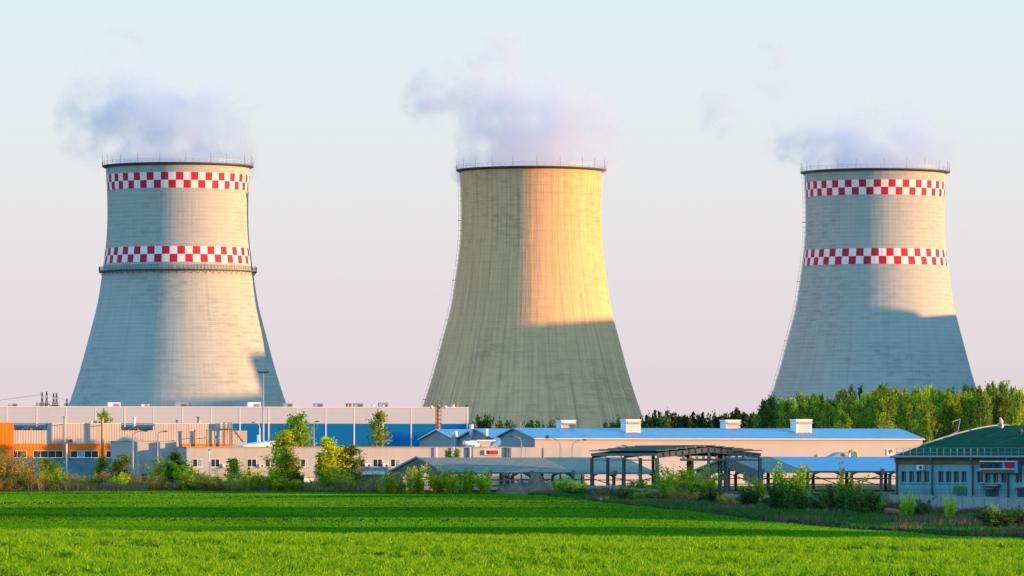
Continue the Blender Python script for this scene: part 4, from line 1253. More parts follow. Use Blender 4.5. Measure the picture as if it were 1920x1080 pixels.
yd = fd.root('yellow_dome', 'small yellow rounded dome showing over the ridge of the blue canopy roof', 'inflatable')
w3 = fd.s(1541)
MB().ball((w3 / 2, .6, fd.z(856.5)), w3 / 2, 14, sc=(1, 1, .95)).build('dome_top', M_YELLOW, yd)
MB().tube([(w3 / 2, .6, fd.z(885)), (w3 / 2, .6, fd.z(856.5))], w3 * .46, 14).build('dome_body', M_YELLOW, yd)
s_, v_ = fp.s(1877, 20.0), 20.0
ro = empty('roof_figure', fp.world(s_, v_) + (float(np.interp(20.0, [a for a, b in arc], [b for a, b in arc])),), R(-38), 'small white, blue and yellow figure standing on the crest of the green roof', 'roof ornament')
MB().ball((0, 0, .38), .36, 10, sc=(1.1, .8, 1.0)).build('white_base', M_WHITE, ro)
MB().ball((.05, -.22, .55), .3, 10, sc=(1, .7, .8)).build('blue_front', M_BLUEV, ro)
MB().ball((-.3, -.12, .45), .22, 10, sc=(.7, .7, 1.6)).build('yellow_side', M_YELLOW, ro)
MB().tube([(0, 0, .6), (.05, 0, 1.0), (-.02, 0, 1.25)], [.24, .26, .16], 10).ball((-.08, -.02, 1.3), .17, 8).build('pale_top', M_PINKW, ro)
# square sign on the hall wall
s0_, s1_ = fh.s(1662.5, -.12), fh.s(1676.5, -.12)
sq = empty('square_sign', fh.world(s0_, -.12) + (0,), GRID, 'square white sign with a red disc on the beige hall wall', 'sign')
w4 = s1_ - s0_; za, zb_ = fh.z(854, s0_), fh.z(841.5, s0_)
MB().box(0, w4, 0, .08, za, zb_).build('sign_board', M_WHITE, sq)
cz = (za + zb_) / 2 + .06
m = MB(); ang = np.linspace(R(-20), R(270), 22)
m.prism([(w4 * .52, cz)] + [(w4 * .52 + .42 * math.cos(a), cz + .42 * math.sin(a)) for a in ang], 'y', -.03, -.003); m.build('red_disc', M_RED, sq)

# ------------------------------------------------------------------ lamps
def street_lamp(px, D, top, arm_px, arm_py, label, mt=None, floor=None, cam_box=False):
    c = gpt(px, D); g = c.z if floor is None else floor
    o = empty('street_lamp', (c.x, D, g - .05), label=label, cat='street lamp', group='street lamps')
    zt = (HY - top) / F * D - g + .05
    ax = (arm_px - px) / F * D; az = (HY - arm_py) / F * D - g + .05
    mt = mt or M_GALV
    MB().tube([(0, 0, 0), (0, 0, zt * .55), (0, 0, zt)], [.13, .11, .085], 8).build('pole', mt, o)
    pts = []
    for t in np.linspace(0, 1, 8):
        a = t * math.pi / 2
        pts.append((ax * (1 - math.cos(a)), 0, zt + (az - zt) * math.sin(a)))
    MB().tube(pts, .06, 6).build('curved_arm', mt, o)
    s = 1 if ax > 0 else -1
    MB().ball((ax + s * .25, 0, az), .22, 8, sc=(1.9, .9, .55)).build('lamp_head', M_GALV if mt is M_WHITE else M_STEEL, o)
    return o
street_lamp(249, 775, 817, 270, 808, 'street lamp with a long curved arm at the corner between orange works and grey wing')
street_lamp(295.5, 785, 816, 307, 808.5, 'street lamp with a short curved arm, second from the orange works', floor=-4.9)
street_lamp(312, 835, 832, 321, 826.5, 'small street lamp peeping over the roof at the grey wing end')
street_lamp(487, 830, 803, 479, 792, 'white street lamp with a grey box beside the tall floodlight mast', M_WHITE)
street_lamp(588.5, 830, 800, 592, 790, 'thin street lamp half hidden by the birch behind the grey wing')
street_lamp(977.5, 785, 830, 963, 818, 'street lamp with its arm bent back before the third gable of the hall')
street_lamp(1050.5, 783, 833, 1029, 821, 'street lamp carrying a small camera box on its arm')
street_lamp(1073, 780, 838, 1093, 824.5, 'street lamp in front of the beige hall, arm towards the tall frame')
street_lamp(1150, 778, 846, 1168, 836, 'street lamp rising behind the left end of the tall frame')
cb_ = at(1026, 817, 783); 
MB_ = MB().box(-.22, .22, -.2, .2, -.3, .1)
MB_.build('camera_box', M_STEEL, [o for o in COL.objects if o.get('label') == 'street lamp carrying a small camera box on its arm'][0]).location = (cb_.x - at(1050.5, 800, 783).x, 0, cb_.z - float(gz(at(1050.5, 800, 783).x, 783)))
bx_ = [o for o in COL.objects if str(o.get('label', '')).startswith('white street lamp')][0]
q = at(484.5, 820, 830) - Vector(bx_.location)
MB().box(q.x - .22, q.x + .2, -.3, .0, q.z - .9, q.z + .4).build('control_box', M_WHITE, bx_)
# tall floodlight mast
mc = gpt(493.5, 816)
fm = empty('floodlight_mast', mc, label='very tall thin floodlight mast rising against the gallery ringed tower', cat='mast')
zt = (HY - 699) / F * 816 - mc.z
MB().tube([(0, 0, 0), (0, 0, zt * .5), (0, 0, zt)], [.24, .17, .10], 10).build('pole', M_GALV, fm)
MB().bar((-.75, 0, zt), (.75, 0, zt), .12).bar((0, -.6, zt), (0, .6, zt), .1).build('head_frame', M_STEEL, fm)
for k in (-.7, -.25, .25, .7): MB().box(k - .2, k + .2, -.25, .1, zt + .02, zt + .26).build('floodlight', M_STEEL, fm)
def thin_post(px, D, top, label, mt, r=.07, head=True):
    c = gpt(px, D); o = empty('lamp_post', c, label=label, cat='lamp post', group='short lamp posts')
    zt = (HY - top) / F * D - c.z
    MB().tube([(0, 0, -.1), (0, 0, zt)], r, 8).build('pole', mt, o)
    MB().ball((0, 0, zt + .1), .17, 8, sc=(1, 1, .8)).build('lamp_head', M_STEEL, o)
thin_post(125, 782, 832, 'white lamp post in front of the strip windows of the orange works', M_WHITE, .11)
thin_post(392.5, 775, 845, 'white lamp post between the first windows of the grey wing', M_WHITE, .09)
thin_post(674, 775, 848, 'thin dark lamp post left of the white porch', M_STEEL, .06)

# ------------------------------------------------------------------ pylons and their wires, far behind
def pylon(px, top, D, label, arm_y=757.5):
    g = -4.6
    o = empty('lattice_pylon', ((px - 960) / F * D, D, g), label=label, cat='pylon', group='lattice pylons')
    H = (HY - top) / F * D - g
    m = MB(); w0, w1 = 2.6, .45
    N = 14
    def w(t): return w0 + (w1 - w0) * t
    for i in (-1, 1):
        for j in (-1, 1): m.bar((i * w0 / 2, j * w0 / 2, 0), (i * w1 / 2, j * w1 / 2, H), .22)
    for k in range(N):
        t0, t1 = k / N, (k + 1) / N
        for j in (-1, 1):
            m.bar((-w(t0) / 2, j * w(t0) / 2, H * t0), (w(t1) / 2, j * w(t1) / 2, H * t1), .13)
            m.bar((w(t0) / 2, j * w(t0) / 2, H * t0), (-w(t1) / 2, j * w(t1) / 2, H * t1), .13)
    m.build('lattice_body', M_STEEL, o)
    za = (HY - arm_y) / F * D - g
    MB().bar((-1.6, 0, za), (1.6, 0, za), .5, .5).bar((-.9, 0, H * .86), (.9, 0, H * .86), .3).build('cross_arm', M_STEEL, o)
    ins = MB()
    for s in (-1.4, -.5, .5, 1.4): ins.tube([(s, 0, za), (s, 0, za - 1.4)], .16, 6)
    ins.build('insulator', M_STEEL, o, kind='stuff')
    return Vector((o.location.x, D, g + H * .97))
DP = 2500
P1 = pylon(79, 735, DP, 'lattice pylon nearest the picture edge above the warehouse roof')
P2 = pylon(87.5, 733.5, DP, 'tallest of the four lattice pylons above the warehouse roof')
P3 = pylon(100.5, 737, DP + 40, 'third lattice pylon above the roof, beside its twin', 760.5)
P4 = pylon(106, 736.5, DP + 40, 'lattice pylon closest to the gallery ringed tower in the group of four', 760.5)
P5 = pylon(125.5, 747, DP + 300, 'lattice pylon showing only its tip beside the foot of the gallery ringed tower')
def wire(a, b, sag, label):
    pts = [Vector(a).lerp(Vector(b), t) - Vector((0, 0, sag * 4 * t * (1 - t))) for t in np.linspace(0, 1, 17)]
    MB().tube(pts, .075, 4).build('power_line', M_STEEL, None, label, 'power line', 'power lines')
wire((P1.x - 145, DP - 30, P1.z - 7), P1, 4, 'upper faint power line coming in from beyond the picture edge to the pylons')
wire((P1.x - 145, DP - 30, P1.z - 14), (P1.x, DP, P1.z - 5), 4, 'lower faint power line coming in from beyond the picture edge to the pylons')
wire(P2, (P5.x + 30, P5.y, P2.z - 6), 1.5, 'faint power line from the pylons to the gallery ringed tower')
wire((P4.x, P4.y, P4.z - 8), P5, 1.5, 'faint low power line ending at the half hidden pylon')

# ------------------------------------------------------------------ trees and shrubs
def leaf_mesh(name, C, size, tone, material, seed, stretch=1.5, upright=.3):
    """many small leaf sprays, each a bent pair of triangles; C centres, tone 0..1 per spray"""
    r = np.random.default_rng(seed)
    N = len(C)
    nrm = r.normal(0, 1, (N, 3)); nrm /= np.linalg.norm(nrm, axis=1)[:, None]
    a = r.normal(0, 1, (N, 3)); a[:, 2] += upright * 2
    a -= nrm * (a * nrm).sum(1)[:, None]; a /= np.linalg.norm(a, axis=1)[:, None] + 1e-9
    b = np.cross(nrm, a)
    s = size * r.uniform(.6, 1.35, N)
    L = a * (s * stretch)[:, None] / 2; W = b * s[:, None] / 2
    k = nrm * (s * .18)[:, None]
    V = np.stack([C - L, C + W * .9 + k, C + L, C - W - k], 1).reshape(-1, 3)
    i = np.arange(N)[:, None] * 4
    tri = np.concatenate([i + [[0, 1, 2]], i + [[0, 2, 3]]], 1).reshape(-1, 3)
    me = bpy.data.meshes.new(name)
    me.vertices.add(len(V)); me.vertices.foreach_set('co', V.astype(np.float32).ravel())
    me.loops.add(len(tri) * 3); me.loops.foreach_set('vertex_index', tri.astype(np.int32).ravel())
    me.polygons.add(len(tri)); me.polygons.foreach_set('loop_start', np.arange(0, len(tri) * 3, 3, dtype=np.int32))
    me.polygons.foreach_set('loop_total', np.full(len(tri), 3, np.int32))
    at_ = me.attributes.new('tone', 'FLOAT', 'FACE')
    at_.data.foreach_set('value', np.repeat(np.clip(tone + r.normal(0, .14, N), 0, 1), 2).astype(np.float32))
    me.materials.append(material)
    me.update(calc_edges=True)
    return me

def make_plant(kind, seed, leaf, bark, n=1000):
    """unit plant: height 1, width about the kind's own spread; returns (trunk mesh, crown mesh)"""
    r = np.random.default_rng(seed)
    tb = MB(); pts = []; tones = []
    def limb(p, d, length, rad, steps=5, bend=.12, up=.1, n_leaf=0, spread=.03, t0=.2, sub=0):
        p = np.array(p, float); d = np.array(d, float); d /= np.linalg.norm(d)
        line = [p.copy()]; dirs = [d.copy()]
        for i in range(steps):
            d = d + r.normal(0, bend, 3) + np.array([0, 0, up]); d /= np.linalg.norm(d)
            p = p + d * length / steps; line.append(p.copy()); dirs.append(d.copy())
        tb.tube(line, [rad * (1 - .8 * i / steps) for i in range(steps + 1)], 5, cap=False)
        line = np.array(line)
        tone = r.uniform(.1, .9)
        if n_leaf:
            t = r.uniform(t0, 1.03, n_leaf) * steps
            i = np.clip(t.astype(int), 0, steps - 1); f = (t - i)[:, None]
            q = line[i] * (1 - f) + line[i + 1] * f
            q = q + r.normal(0, spread, (n_leaf, 3))
            pts.append(q); tones.append(np.full(n_leaf, tone))
        for _ in range(sub):
            k = r.integers(1, steps)
            limb(line[k], dirs[k] + r.normal(0, .6, 3), length * r.uniform(.35, .6), rad * .45, 3, .15, up, n_leaf // (sub + 1), spread, .1)
        return line
    if kind in ('birch', 'birch_thin', 'slender'):
        trunk = limb((0, 0, 0), (r.normal(0, .03), r.normal(0, .03), 1), .97, .011, 9, .025, .02)
        lo = {'birch': .16, 'birch_thin': .30, 'slender': .06}[kind]
        wd = {'birch': .155, 'birch_thin': .115, 'slender': .13}[kind]
        nb = 46
        for i in range(nb):
            t = lo + (1 - lo) * (i + r.uniform(0, 1)) / nb
            k = t * 9 / .97 * .97; j = min(int(k), 8); p = trunk[j] * (1 - (k - j)) + trunk[j + 1] * (k - j)
            prof = math.sin(math.pi * min(1, ((1 - t) / (1 - lo)) ** .75 * .62 + .06)) ** .9
            ln = wd * prof * r.uniform(.55, 1.3) + .02
            az = r.uniform(0, 6.28)
            limb(p, (math.cos(az), math.sin(az), .55 + .5 * t), ln * 1.25, .0035, 4, .15, -.03 if kind != 'slender' else .10, n // nb, .016 + .014 * prof, .15)
        size = .020
    elif kind == 'spruce':
        trunk = limb((0, 0, 0), (0, 0, 1), .98, .014, 9, .01, 0)
        nb = 70
        for i in range(nb):
            t = .06 + .93 * (i + r.uniform(0, 1)) / nb
            ln = .19 * (1 - t) ** .85 * r.uniform(.7, 1.2) + .012
            az = r.uniform(0, 6.28)
            limb((0, 0, t * .98), (math.cos(az), math.sin(az), -.12), ln, .003, 3, .06, .02, n // nb, .008 + .008 * (1 - t), .1)
        size = .024
    elif kind == 'pine':
        trunk = limb((0, 0, 0), (r.normal(0, .02), 0, 1), .93, .015, 9, .02, .02)
        nb = 40
        for i in range(nb):
            t = .32 + .66 * (i + r.uniform(0, 1)) / nb
            ln = .17 * math.sin(math.pi * min(1, (1 - t) * 1.1 + .16)) * r.uniform(.5, 1.3) + .03
            az = r.uniform(0, 6.28)
            j = min(int(t * 9), 8)
            limb(trunk[j] * (1 - (t * 9 - j)) + trunk[min(j + 1, 9)] * (t * 9 - j), (math.cos(az), math.sin(az), .35), ln, .004, 3, .12, .1, n // nb, .024, .2)
        size = .034
    elif kind == 'broad':
        for i in range(4):
            limb((r.normal(0, .01), r.normal(0, .01), 0), (r.normal(0, .15), r.normal(0, .15), 1), r.uniform(.5, .7), .018, 6, .06, .1)
        nb = 60
        for i in range(nb):
            az = r.uniform(0, 6.28); t = r.uniform(.12, .78)
            rad = .10 * r.uniform(.2, 1)
            ln = .34 * (1.0 - .25 * t) * r.uniform(.5, 1)
            limb((rad * math.cos(az), rad * math.sin(az), t * .82), (math.cos(az), math.sin(az), .6 + .9 * t), ln, .005, 4, .16, .1, n // nb, .030, .15)
        size = .036
    elif kind == 'shrub':            # upright suckering shrub: many stems from the ground
        ns = 15
        for i in range(ns):
            az = r.uniform(0, 6.28); rr = abs(r.normal(0, .12)); h = r.uniform(.55, 1.0) * (1 - rr * .9)
            limb((rr * math.cos(az) * .8, rr * math.sin(az) * .8, 0), (math.cos(az) * .30, math.sin(az) * .30, 1), h, .006, 6, .07, .06, n // ns, .034, .12, 2)
        size = .033
    elif kind == 'bare':             # sparse budding willow: twigs show
        ns = 16
        for i in range(ns):
            az = r.uniform(0, 6.28); rr = abs(r.normal(0, .10)); h = r.uniform(.6, 1.0)
            limb((rr * math.cos(az), rr * math.sin(az), 0), (math.cos(az) * .5, math.sin(az) * .5, 1), h, .008, 7, .11, .05, n // ns, .05, .25, 4)
        size = .026
    C = np.concatenate(pts); T = np.concatenate(tones)
    top = C[:, 2].max(); C = C / top
    for i, v in enumerate(tb.v): tb.v[i] = tuple(x / top for x in v)
    me = leaf_mesh('crown', C, size, T, leaf, seed + 100, 1.5, .5 if kind in ('slender', 'shrub') else .1)
    tm = bpy.data.meshes.new('trunk'); tm.from_pydata(tb.v, [], tb.f); tm.materials.append(bark)
    tm.polygons.foreach_set('use_smooth', [True] * len(tb.f)); tm.update()
    return tm, me

PLANTS = {}
def protos(key, kind, leaf, bark, n, count, seed):
    PLANTS[key] = [make_plant(kind, seed + i * 17, leaf, bark, n) for i in range(count)]
protos('birch', 'birch', L_BIRCH, M_BIRCH, 2500, 5, 10)
protos('thin', 'birch_thin', L_BIRCH, M_BIRCH, 1900, 4, 40)
protos('poplar', 'slender', L_LIME, M_BARK, 2700, 4, 70)
protos('willow', 'slender', L_BIRCH, M_BARK, 2400, 4, 75)
protos('spruce', 'spruce', L_CONIF, M_BARK, 2600, 3, 100)
protos('pine', 'pine', L_CONIF, M_BARK, 2600, 4, 130)
protos('dark', 'broad', L_DARK, M_BARK, 3200, 4, 160)
protos('lime', 'shrub', L_LIME, M_BARK, 1700, 5, 190)
protos('mid', 'shrub', L_MID, M_BARK, 1900, 5, 220)
protos('olive', 'bare', L_OLIVE, M_BARK, 2600, 4, 250)
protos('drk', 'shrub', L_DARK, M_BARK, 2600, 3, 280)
protos('forest', 'birch', L_MID, M_BARK, 2200, 4, 310)
protos('belt', 'broad', L_DARK, M_BARK, 2600, 2, 360)
protos('deep', 'birch', L_DARK, M_BARK, 2200, 3, 340)

rp = random.Random(77)
_count = {}
def plant(key, name, x, y, h, w, label, group, cat='tree'):
    """one plant: an Empty at its foot with trunk and crown, scaled to height h and crown width about w"""
    k = _count.get(key, 0); _count[key] = k + 1
    tm, cm = PLANTS[key][k % len(PLANTS[key])]
    base = {'birch': .31, 'thin': .27, 'poplar': .22, 'willow': .22, 'spruce': .36, 'pine': .40, 'dark': .72, 'lime': .62, 'mid': .62, 'olive': .85, 'drk': .62, 'forest': .36, 'deep': .36, 'belt': .72}[key]
    o = empty(name, (x, y, float(gz(x, y)) - .05), rp.uniform(0, 6.28), label, cat, group)
    s = w / base
    o.scale = (s, s, h)
    for nm, me in (('trunk', tm), ('crown', cm)):
        c = bpy.data.objects.new(nm, me); COL.objects.link(c); c.parent = o
    return o
def plant_px(key, name, px, top, D, wpx, label, group, cat='tree'):
    x = (px - 960) / F * D
    h = (HY - top) / F * D - float(gz(x, D)) + .05
    return plant(key, name, x, D, h, wpx / F * D, label, group, cat)

SH = 'shrubs along the field edge'
YT = 'young trees in front of the works'
for key, name, px, top, D, w, lab, grp in [
    # left, in front of the orange works and the grey wing
    ('olive', 'willow_bush', 8, 832, 770, 60, 'brown budding willow bush at the very corner of the orange works', SH),
    ('olive', 'willow_bush', 34, 848, 775, 72, 'brown budding willow bush spreading below the first strip window', SH),
    ('olive', 'willow_bush', 58, 868, 768, 55, 'lower rusty willow bush at the foot of the two taller ones', SH),
    ('mid', 'leafy_bush', 96, 852, 776, 46, 'green leafy bush just before the white lamp post of the orange works', SH),
    ('lime', 'leafy_bush', 116, 876, 774, 26, 'small lime bush close behind the white lamp post', SH),
    ('olive', 'leafy_bush', 140, 884, 774, 40, 'low olive bush in front of the orange works, right of the white lamp post', SH),
    ('willow', 'young_birch', 190, 858, 778, 34, 'pointed young birch below the ochre wall flue', YT),
    ('willow', 'young_birch', 218, 866, 776, 30, 'thin pale young birch beside the pointed one below the flue', YT),
    ('birch', 'young_birch', 233, 850, 777, 40, 'tallest of the young birches in front of the orange works', YT),
    ('olive', 'leafy_bush', 252, 888, 774, 34, 'low olive bush at the foot of the corner street lamp', SH),
    ('lime', 'leafy_bush', 292, 868, 778, 34, 'yellow green bush at the shaded end wall of the grey wing', SH),
    ('mid', 'leafy_bush', 316, 850, 782, 56, 'big round green bush hiding the corner of the grey wing', SH),
    ('lime', 'leafy_bush', 342, 852, 778, 44, 'yellow green bush grown into the big round one at the wing corner', SH),
    ('olive', 'leafy_bush', 372, 884, 774, 42, 'low olive bush under the first window of the grey wing', SH),
    ('lime', 'leafy_bush', 399, 886, 772, 22, 'little lime bush beside the white lamp post of the grey wing', SH),
    ('poplar', 'young_tree', 442, 858, 777, 34, 'narrow green young tree between the grey wing doors', YT),
    ('spruce', 'small_spruce', 466, 876, 779, 22, 'small dark spruce in front of the grey wing doors', YT),
    ('olive', 'leafy_bush', 488, 890, 773, 36, 'low dry bush right of the small dark spruce', SH),
    ('poplar', 'poplar_tree', 531, 806, 776, 46, 'tall bright green poplar rising over the roof of the grey wing', YT),
    ('lime', 'leafy_bush', 513, 872, 771, 44, 'yellow green bush on the near side of the tall poplar foot', SH),
    ('mid', 'leafy_bush', 552, 858, 773, 40, 'green bush leaning out from the right of the tall poplar', SH),
    ('spruce', 'small_spruce', 567, 892, 778, 20, 'tiny dark spruce beside the white roller door', YT),
    ('olive', 'leafy_bush', 588, 900, 773, 26, 'small pale bush in front of the white roller door', SH),
    ('poplar', 'young_tree', 622, 818, 774, 44, 'green young tree, taller of the pair left of the white porch', YT),
    ('willow', 'young_tree', 656, 832, 776, 44, 'yellow green young tree, lower of the pair left of the white porch', YT),
    ('lime', 'leafy_bush', 638, 868, 770, 52, 'bushy green growth at the feet of the pair left of the porch', SH),
    # behind the grey wing
    ('birch', 'birch_tree', 541, 776, 850, 56, 'broader of two budding birches behind the grey wing against the blue band', YT),
    ('birch', 'birch_tree', 572, 772, 845, 52, 'sharp tipped budding birch behind the grey wing against the blue band', YT),
    ('birch', 'birch_tree', 556, 786, 855, 46, 'budding birch between the broad and the sharp tipped one behind the grey wing', YT),
    ('willow', 'young_tree', 540, 846, 772, 36, 'pale young tree close to the right side of the tall poplar', YT),
    ('poplar', 'young_tree', 518, 850, 773, 30, 'thin young tree close to the left side of the tall poplar', YT),
    ('poplar', 'young_tree', 606, 846, 773, 28, 'lower young tree left of the pair by the white porch', YT),
    ('willow', 'young_tree', 640, 838, 775, 34, 'pale young tree filling the gap in the pair by the white porch', YT),
    ('willow', 'young_birch', 96, 858, 780, 32, 'thin pale birch behind the green bush at the white lamp post', YT),
    ('willow', 'young_birch', 330, 846, 780, 36, 'pale budding birch at the corner of the grey wing', YT),
    ('birch', 'birch_tree', 708, 768, 850, 44, 'lone budding birch against the middle of the blue band', YT),
    ('birch', 'birch_tree', 197, 767, 900, 32, 'birch top showing over the parapet of the orange works', YT),
    # in front of the long canopy
    ('lime', 'leafy_bush', 727, 880, 742, 32, 'lime bush at the open gable foot of the long canopy', SH),
    ('lime', 'leafy_bush', 742, 886, 740, 26, 'smaller lime bush next to the one at the canopy gable', SH),
    ('lime', 'leafy_bush', 775, 868, 741, 42, 'lime green bush in front of the boarded gable of the long canopy', SH),
    ('lime', 'leafy_bush', 822, 872, 740, 46, 'lime green bush in front of the bare purlins, first of three', SH),
    ('lime', 'leafy_bush', 846, 880, 739, 34, 'low yellow bush between the taller ones before the purlins', SH),
    ('lime', 'leafy_bush', 876, 872, 740, 40, 'lime green bush in front of the bare purlins, middle one', SH),
    ('lime', 'leafy_bush', 906, 876, 741, 32, 'loose lime bush in front of the canopy column', SH),
    ('willow', 'small_spruce', 841, 842, 784, 20, 'small pointed tree top showing over the canopy ridge before the beige wall', YT),
    ('willow', 'small_spruce', 858, 840, 784, 20, 'slightly taller pointed tree top beside its twin over the canopy ridge', YT),
    ('lime', 'leafy_bush', 1050, 892, 720, 40, 'yellow bush right of the brown soil heap', SH),
    ('lime', 'leafy_bush', 1085, 896, 712, 34, 'yellow green bush before the sheeted end of the long canopy', SH),
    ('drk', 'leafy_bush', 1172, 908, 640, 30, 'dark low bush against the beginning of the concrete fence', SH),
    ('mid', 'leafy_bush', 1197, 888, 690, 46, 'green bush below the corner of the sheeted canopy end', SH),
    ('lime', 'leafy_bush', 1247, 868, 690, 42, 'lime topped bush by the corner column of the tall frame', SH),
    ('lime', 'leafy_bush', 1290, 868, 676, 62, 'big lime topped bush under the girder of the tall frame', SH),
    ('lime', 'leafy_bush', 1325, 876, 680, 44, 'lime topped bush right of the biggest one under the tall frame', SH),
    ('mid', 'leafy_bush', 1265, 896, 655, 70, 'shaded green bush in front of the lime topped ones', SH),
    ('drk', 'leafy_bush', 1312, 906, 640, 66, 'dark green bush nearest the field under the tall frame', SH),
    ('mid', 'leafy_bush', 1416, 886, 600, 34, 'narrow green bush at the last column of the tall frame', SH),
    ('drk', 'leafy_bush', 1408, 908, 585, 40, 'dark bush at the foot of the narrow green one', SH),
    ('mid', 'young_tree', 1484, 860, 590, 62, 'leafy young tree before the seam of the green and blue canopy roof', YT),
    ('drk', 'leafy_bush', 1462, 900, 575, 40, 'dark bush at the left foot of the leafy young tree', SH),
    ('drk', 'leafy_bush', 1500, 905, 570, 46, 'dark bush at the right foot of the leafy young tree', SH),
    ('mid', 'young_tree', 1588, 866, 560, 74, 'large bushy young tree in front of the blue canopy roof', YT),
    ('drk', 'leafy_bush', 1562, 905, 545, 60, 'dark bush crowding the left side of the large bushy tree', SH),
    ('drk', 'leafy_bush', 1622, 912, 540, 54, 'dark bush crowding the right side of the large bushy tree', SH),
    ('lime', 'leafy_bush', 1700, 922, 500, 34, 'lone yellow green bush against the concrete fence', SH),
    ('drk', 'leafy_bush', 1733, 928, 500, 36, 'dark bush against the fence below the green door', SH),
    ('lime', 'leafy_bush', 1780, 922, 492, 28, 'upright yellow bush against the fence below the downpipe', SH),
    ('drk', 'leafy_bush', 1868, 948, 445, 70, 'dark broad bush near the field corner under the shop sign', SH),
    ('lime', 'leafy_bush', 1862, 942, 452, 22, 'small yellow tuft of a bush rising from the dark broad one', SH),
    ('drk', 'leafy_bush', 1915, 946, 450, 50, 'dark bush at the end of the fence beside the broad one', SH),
]:
    plant_px(key, name, px, top, D, w, lab, grp, 'bush' if 'bush' in name else 'tree')

rt_ = random.Random(15)
TG = 'tangle of low growth along the works'
for i in range(34):
    px = -5 + i * 21 + rt_.uniform(-8, 8)
    kind = rt_.choice(['olive', 'lime', 'olive', 'mid', 'lime'])
    plant_px(kind, 'low_bush', px, rt_.uniform(876, 901), 768 + rt_.uniform(-3, 4), rt_.uniform(22, 44), 'low budding bush in the tangle of growth along the far field edge', TG, 'bush')
for i in range(22):
    t = .02 + i / 30
    q = A.lerp(B, t)
    D = q.y; px = 960 + F * (q.x - rt_.uniform(1.2, 3.5)) / D
    plant_px(rt_.choice(['drk', 'mid', 'drk', 'olive']), 'low_bush', px, HY + F * rt_.uniform(3.4, 4.6) / D, D - rt_.uniform(0, 3), rt_.uniform(24, 48), 'low bush in the rough growth close to the concrete fence', 'rough growth by the fence', 'bush')

# the lit birch wood behind the hall: individuals in four ranks
BW_ = 'birches of the wood behind the blue roofed hall'
FRONT = [(1652, 748, 'slim bright crowned birch at the front of the wood above the hall roof end'), (1716, 740, 'leaning pale trunked birch right above the hip of the blue roof'),
         (1773, 757, 'short round topped birch standing alone before the dark of the wood'), (1837, 722, 'tall pale trunked birch over the roof pipe of the green roof'),
         (1600, 758, 'low bright birch at the front of the wood over the fourth roof ventilator'), (1662, 730, 'tall bright birch behind the slim one at the front of the wood'),
         (1866, 735, 'bright birch over the small figure on the green roof'), (1902, 728, 'bright birch near the edge of the view above the green roof'), (1745, 745, 'thin birch between the leaning and the short one'), (1574, 770, 'lowest bright birch at the thin end of the wood')]
for i, (px, top, lab) in enumerate(FRONT):
    plant_px('thin' if i % 3 == 2 else 'birch', 'birch_tree', px, top, 925 + (i * 37) % 25, 30 + (i * 13) % 10, lab, BW_)
rw = random.Random(9)
def wood_top(px):
    return float(np.interp(px, [1410, 1430, 1460, 1500, 1560, 1620, 1640, 1680, 1740, 1800, 1870, 1925], [775, 752, 742, 733, 728, 722, 712, 718, 713, 718, 712, 720]))
for rank in range(4):
    D = 950 + rank * 18
    px = 1418 + rank * 9
    while px < 1930:
        top = wood_top(px) + rw.uniform(-4, 20) + (3 - rank) * 6
        front = rank < 2
        plant_px(rw.choice(['birch', 'forest', 'thin', 'birch'] if front else ['forest', 'deep', 'birch']), 'birch_tree', px, top, D + rw.uniform(-6, 6), rw.uniform(23, 33),
                 'tall birch in the sunlit wood behind the blue roofed hall', BW_)
        px += rw.uniform(13, 20)
for px, top in ((1428, 748), (1447, 736), (1437, 762)):
    plant_px('deep', 'pointed_tree', px, top, 940, 34, 'pointed dark green tree at the thin end of the birch wood', 'pointed trees at the end of the wood')
# the far dark conifers and the shaded trees at the foot of the ochre tower
px = 1212
while px < 1425:
    top = float(np.interp(px, [1205, 1245, 1262, 1300, 1345, 1380, 1425], [776, 766, 778, 776, 772, 768, 768])) + rw.uniform(-4, 7)
    plant_px(rw.choice(['pine', 'spruce', 'pine', 'dark']), 'conifer_tree', px, top, 1210 + rw.uniform(-15, 15), rw.uniform(26, 40), 'dark conifer in the far row between the ochre tower and the wood', 'far row of dark conifers')
    px += rw.uniform(7, 12)
for px, top, lab in ((883, 786, 'dark tree touching the end of the long warehouse'), (907, 776, 'tall dark green tree, first before the ochre tower foot'), (940, 779, 'broad dark tree, second before the ochre tower foot'),
                     (958, 783, 'dark tree close behind the second gable of the hall'), (986, 788, 'thin dark tree behind the roof lamp of the hall'), (1004, 785, 'dark tree behind the third gable of the hall'), (1020, 787, 'thin dark tree right of the third gable'), (1040, 781, 'dark tree left of the first roof ventilator'),
                     (1159, 776, 'pointed dark tree left of the second roof ventilator'), (1140, 790, 'low dark tree before the ochre tower foot'), (1214, 770, 'dark tree at the lower edge of the ochre tower, right of the ventilator'), (1246, 764, 'big dark tree just right of the ochre tower')):
    plant_px('dark', 'dark_tree', px, top, 1120, 40 if px not in (986, 1020) else 24, lab, 'shaded trees before the ochre tower')

# ------------------------------------------------------------------ shelter belt off to the side that shades the strip and stripes the field
rs = random.Random(31)
SB = 'trees of the shelter belt'
y = 345.0
while y < 812:
    top = 11.5 if y < 396 else 3.0 if y < 452 else 14.5 if y < 540 else 8.0 if y < 622 else 9.4 if y < 698 else 11.5 if y < 742 else 9.6
    h = top + 5.2 + rs.uniform(-1.6, .6)
    for dx in (0, 4, 8):
        plant('belt', 'shelter_tree', 118 + dx + rs.uniform(-1.5, 1.5), y + rs.uniform(-1, 1) + dx * .4, h + rs.uniform(-.8, 0), 8.0, 'leafy tree in the dense shelter belt beside the field', SB)
    y += 4.2

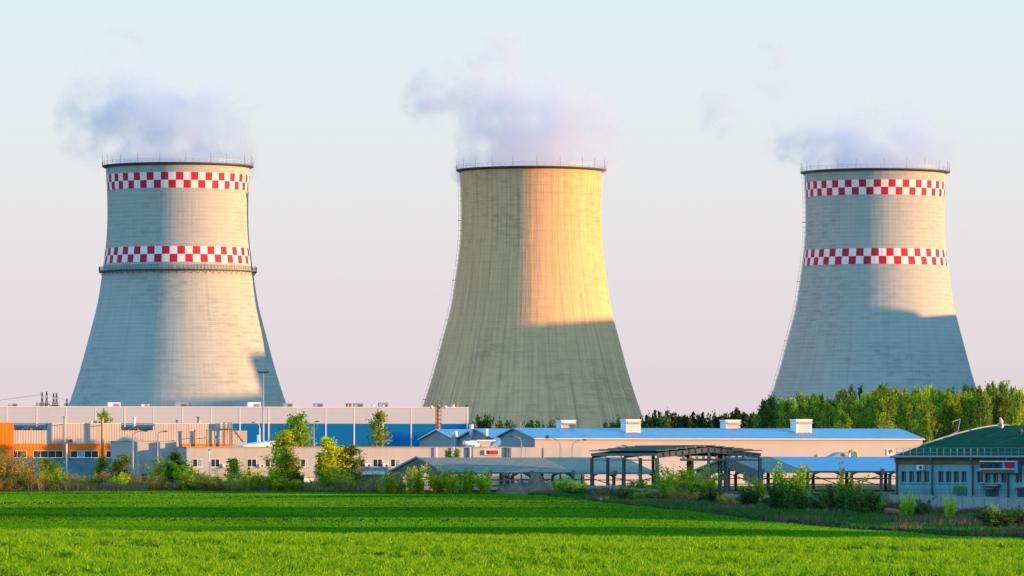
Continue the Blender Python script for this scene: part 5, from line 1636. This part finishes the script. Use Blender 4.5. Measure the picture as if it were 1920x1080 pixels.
# ------------------------------------------------------------------ rough growth
def strip_points(n, fn, seed):
    r = np.random.default_rng(seed)
    P = np.array([fn(r) for _ in range(n)])
    return np.stack([P[:, 0], P[:, 1], gz(P[:, 0], P[:, 1])], -1)
def rough_right(r):
    y = 380 + 400 * r.uniform() ** 1.1
    x0 = float(field_edge(y)); x1 = 10.0 + (718 - y) / 226.0 * 43.5 + (6 if y > 718 else 0)
    return (x0 + (max(x1, x0 + 3) + 1 - x0) * r.uniform(), y)
P = strip_points(16000, rough_right, 51)
P = P[~((np.abs(P[:, 0] - 40.0) < 1.5) & (P[:, 1] > 522) & (P[:, 1] < 542))]
b = blotch(P[:, 0], P[:, 1] * .4, 5, 9)
green = b < .74
tufts('green_weeds', P[green], .38 + .25 * b[green], .09, 4, .6, L_WEED, 'stuff', 52, 'green weeds covering the rough strip between field and concrete fence', 'weeds')
tufts('dry_weeds', P[~green], .85, .06, 6, .35, L_DRY, 'stuff', 53, 'brown dry weeds standing in clumps on the rough strip by the fence', 'weeds')
def left_edge(r):
    px = r.uniform(-20, 760); D = 766 + 10 * r.uniform()
    return ((px - 960) / F * D, D)
P = strip_points(5200, left_edge, 54)
tufts('dry_reeds', P, 1.0 + 1.0 * blotch(P[:, 0], P[:, 1], 2.2, 12), .055, 6, .3, L_REED, 'stuff', 55, 'pale dry reeds along the far field edge below the works', 'reeds')
P = strip_points(2600, lambda r: ((r.uniform(-20, 960) - 960) / F * 764, 760 + 6 * r.uniform()), 56)
tufts('edge_grass', P, .40, .09, 4, .6, L_WEED, 'stuff', 57, 'dark green grass lip at the far edge of the field', 'grass')
def fence_foot(r):
    t = r.uniform() ; p = A.lerp(B, t); return (p.x - .4 - 1.6 * r.uniform(), p.y)
P = strip_points(6500, fence_foot, 58)
tufts('fence_reeds', P, np.where(P[:, 1] > 548, .9, .35) + .8 * blotch(P[:, 0], P[:, 1], 3, 14), .055, 6, .3, L_DRY, 'stuff', 59, 'brown dry stalks growing along the foot of the concrete fence', 'reeds')
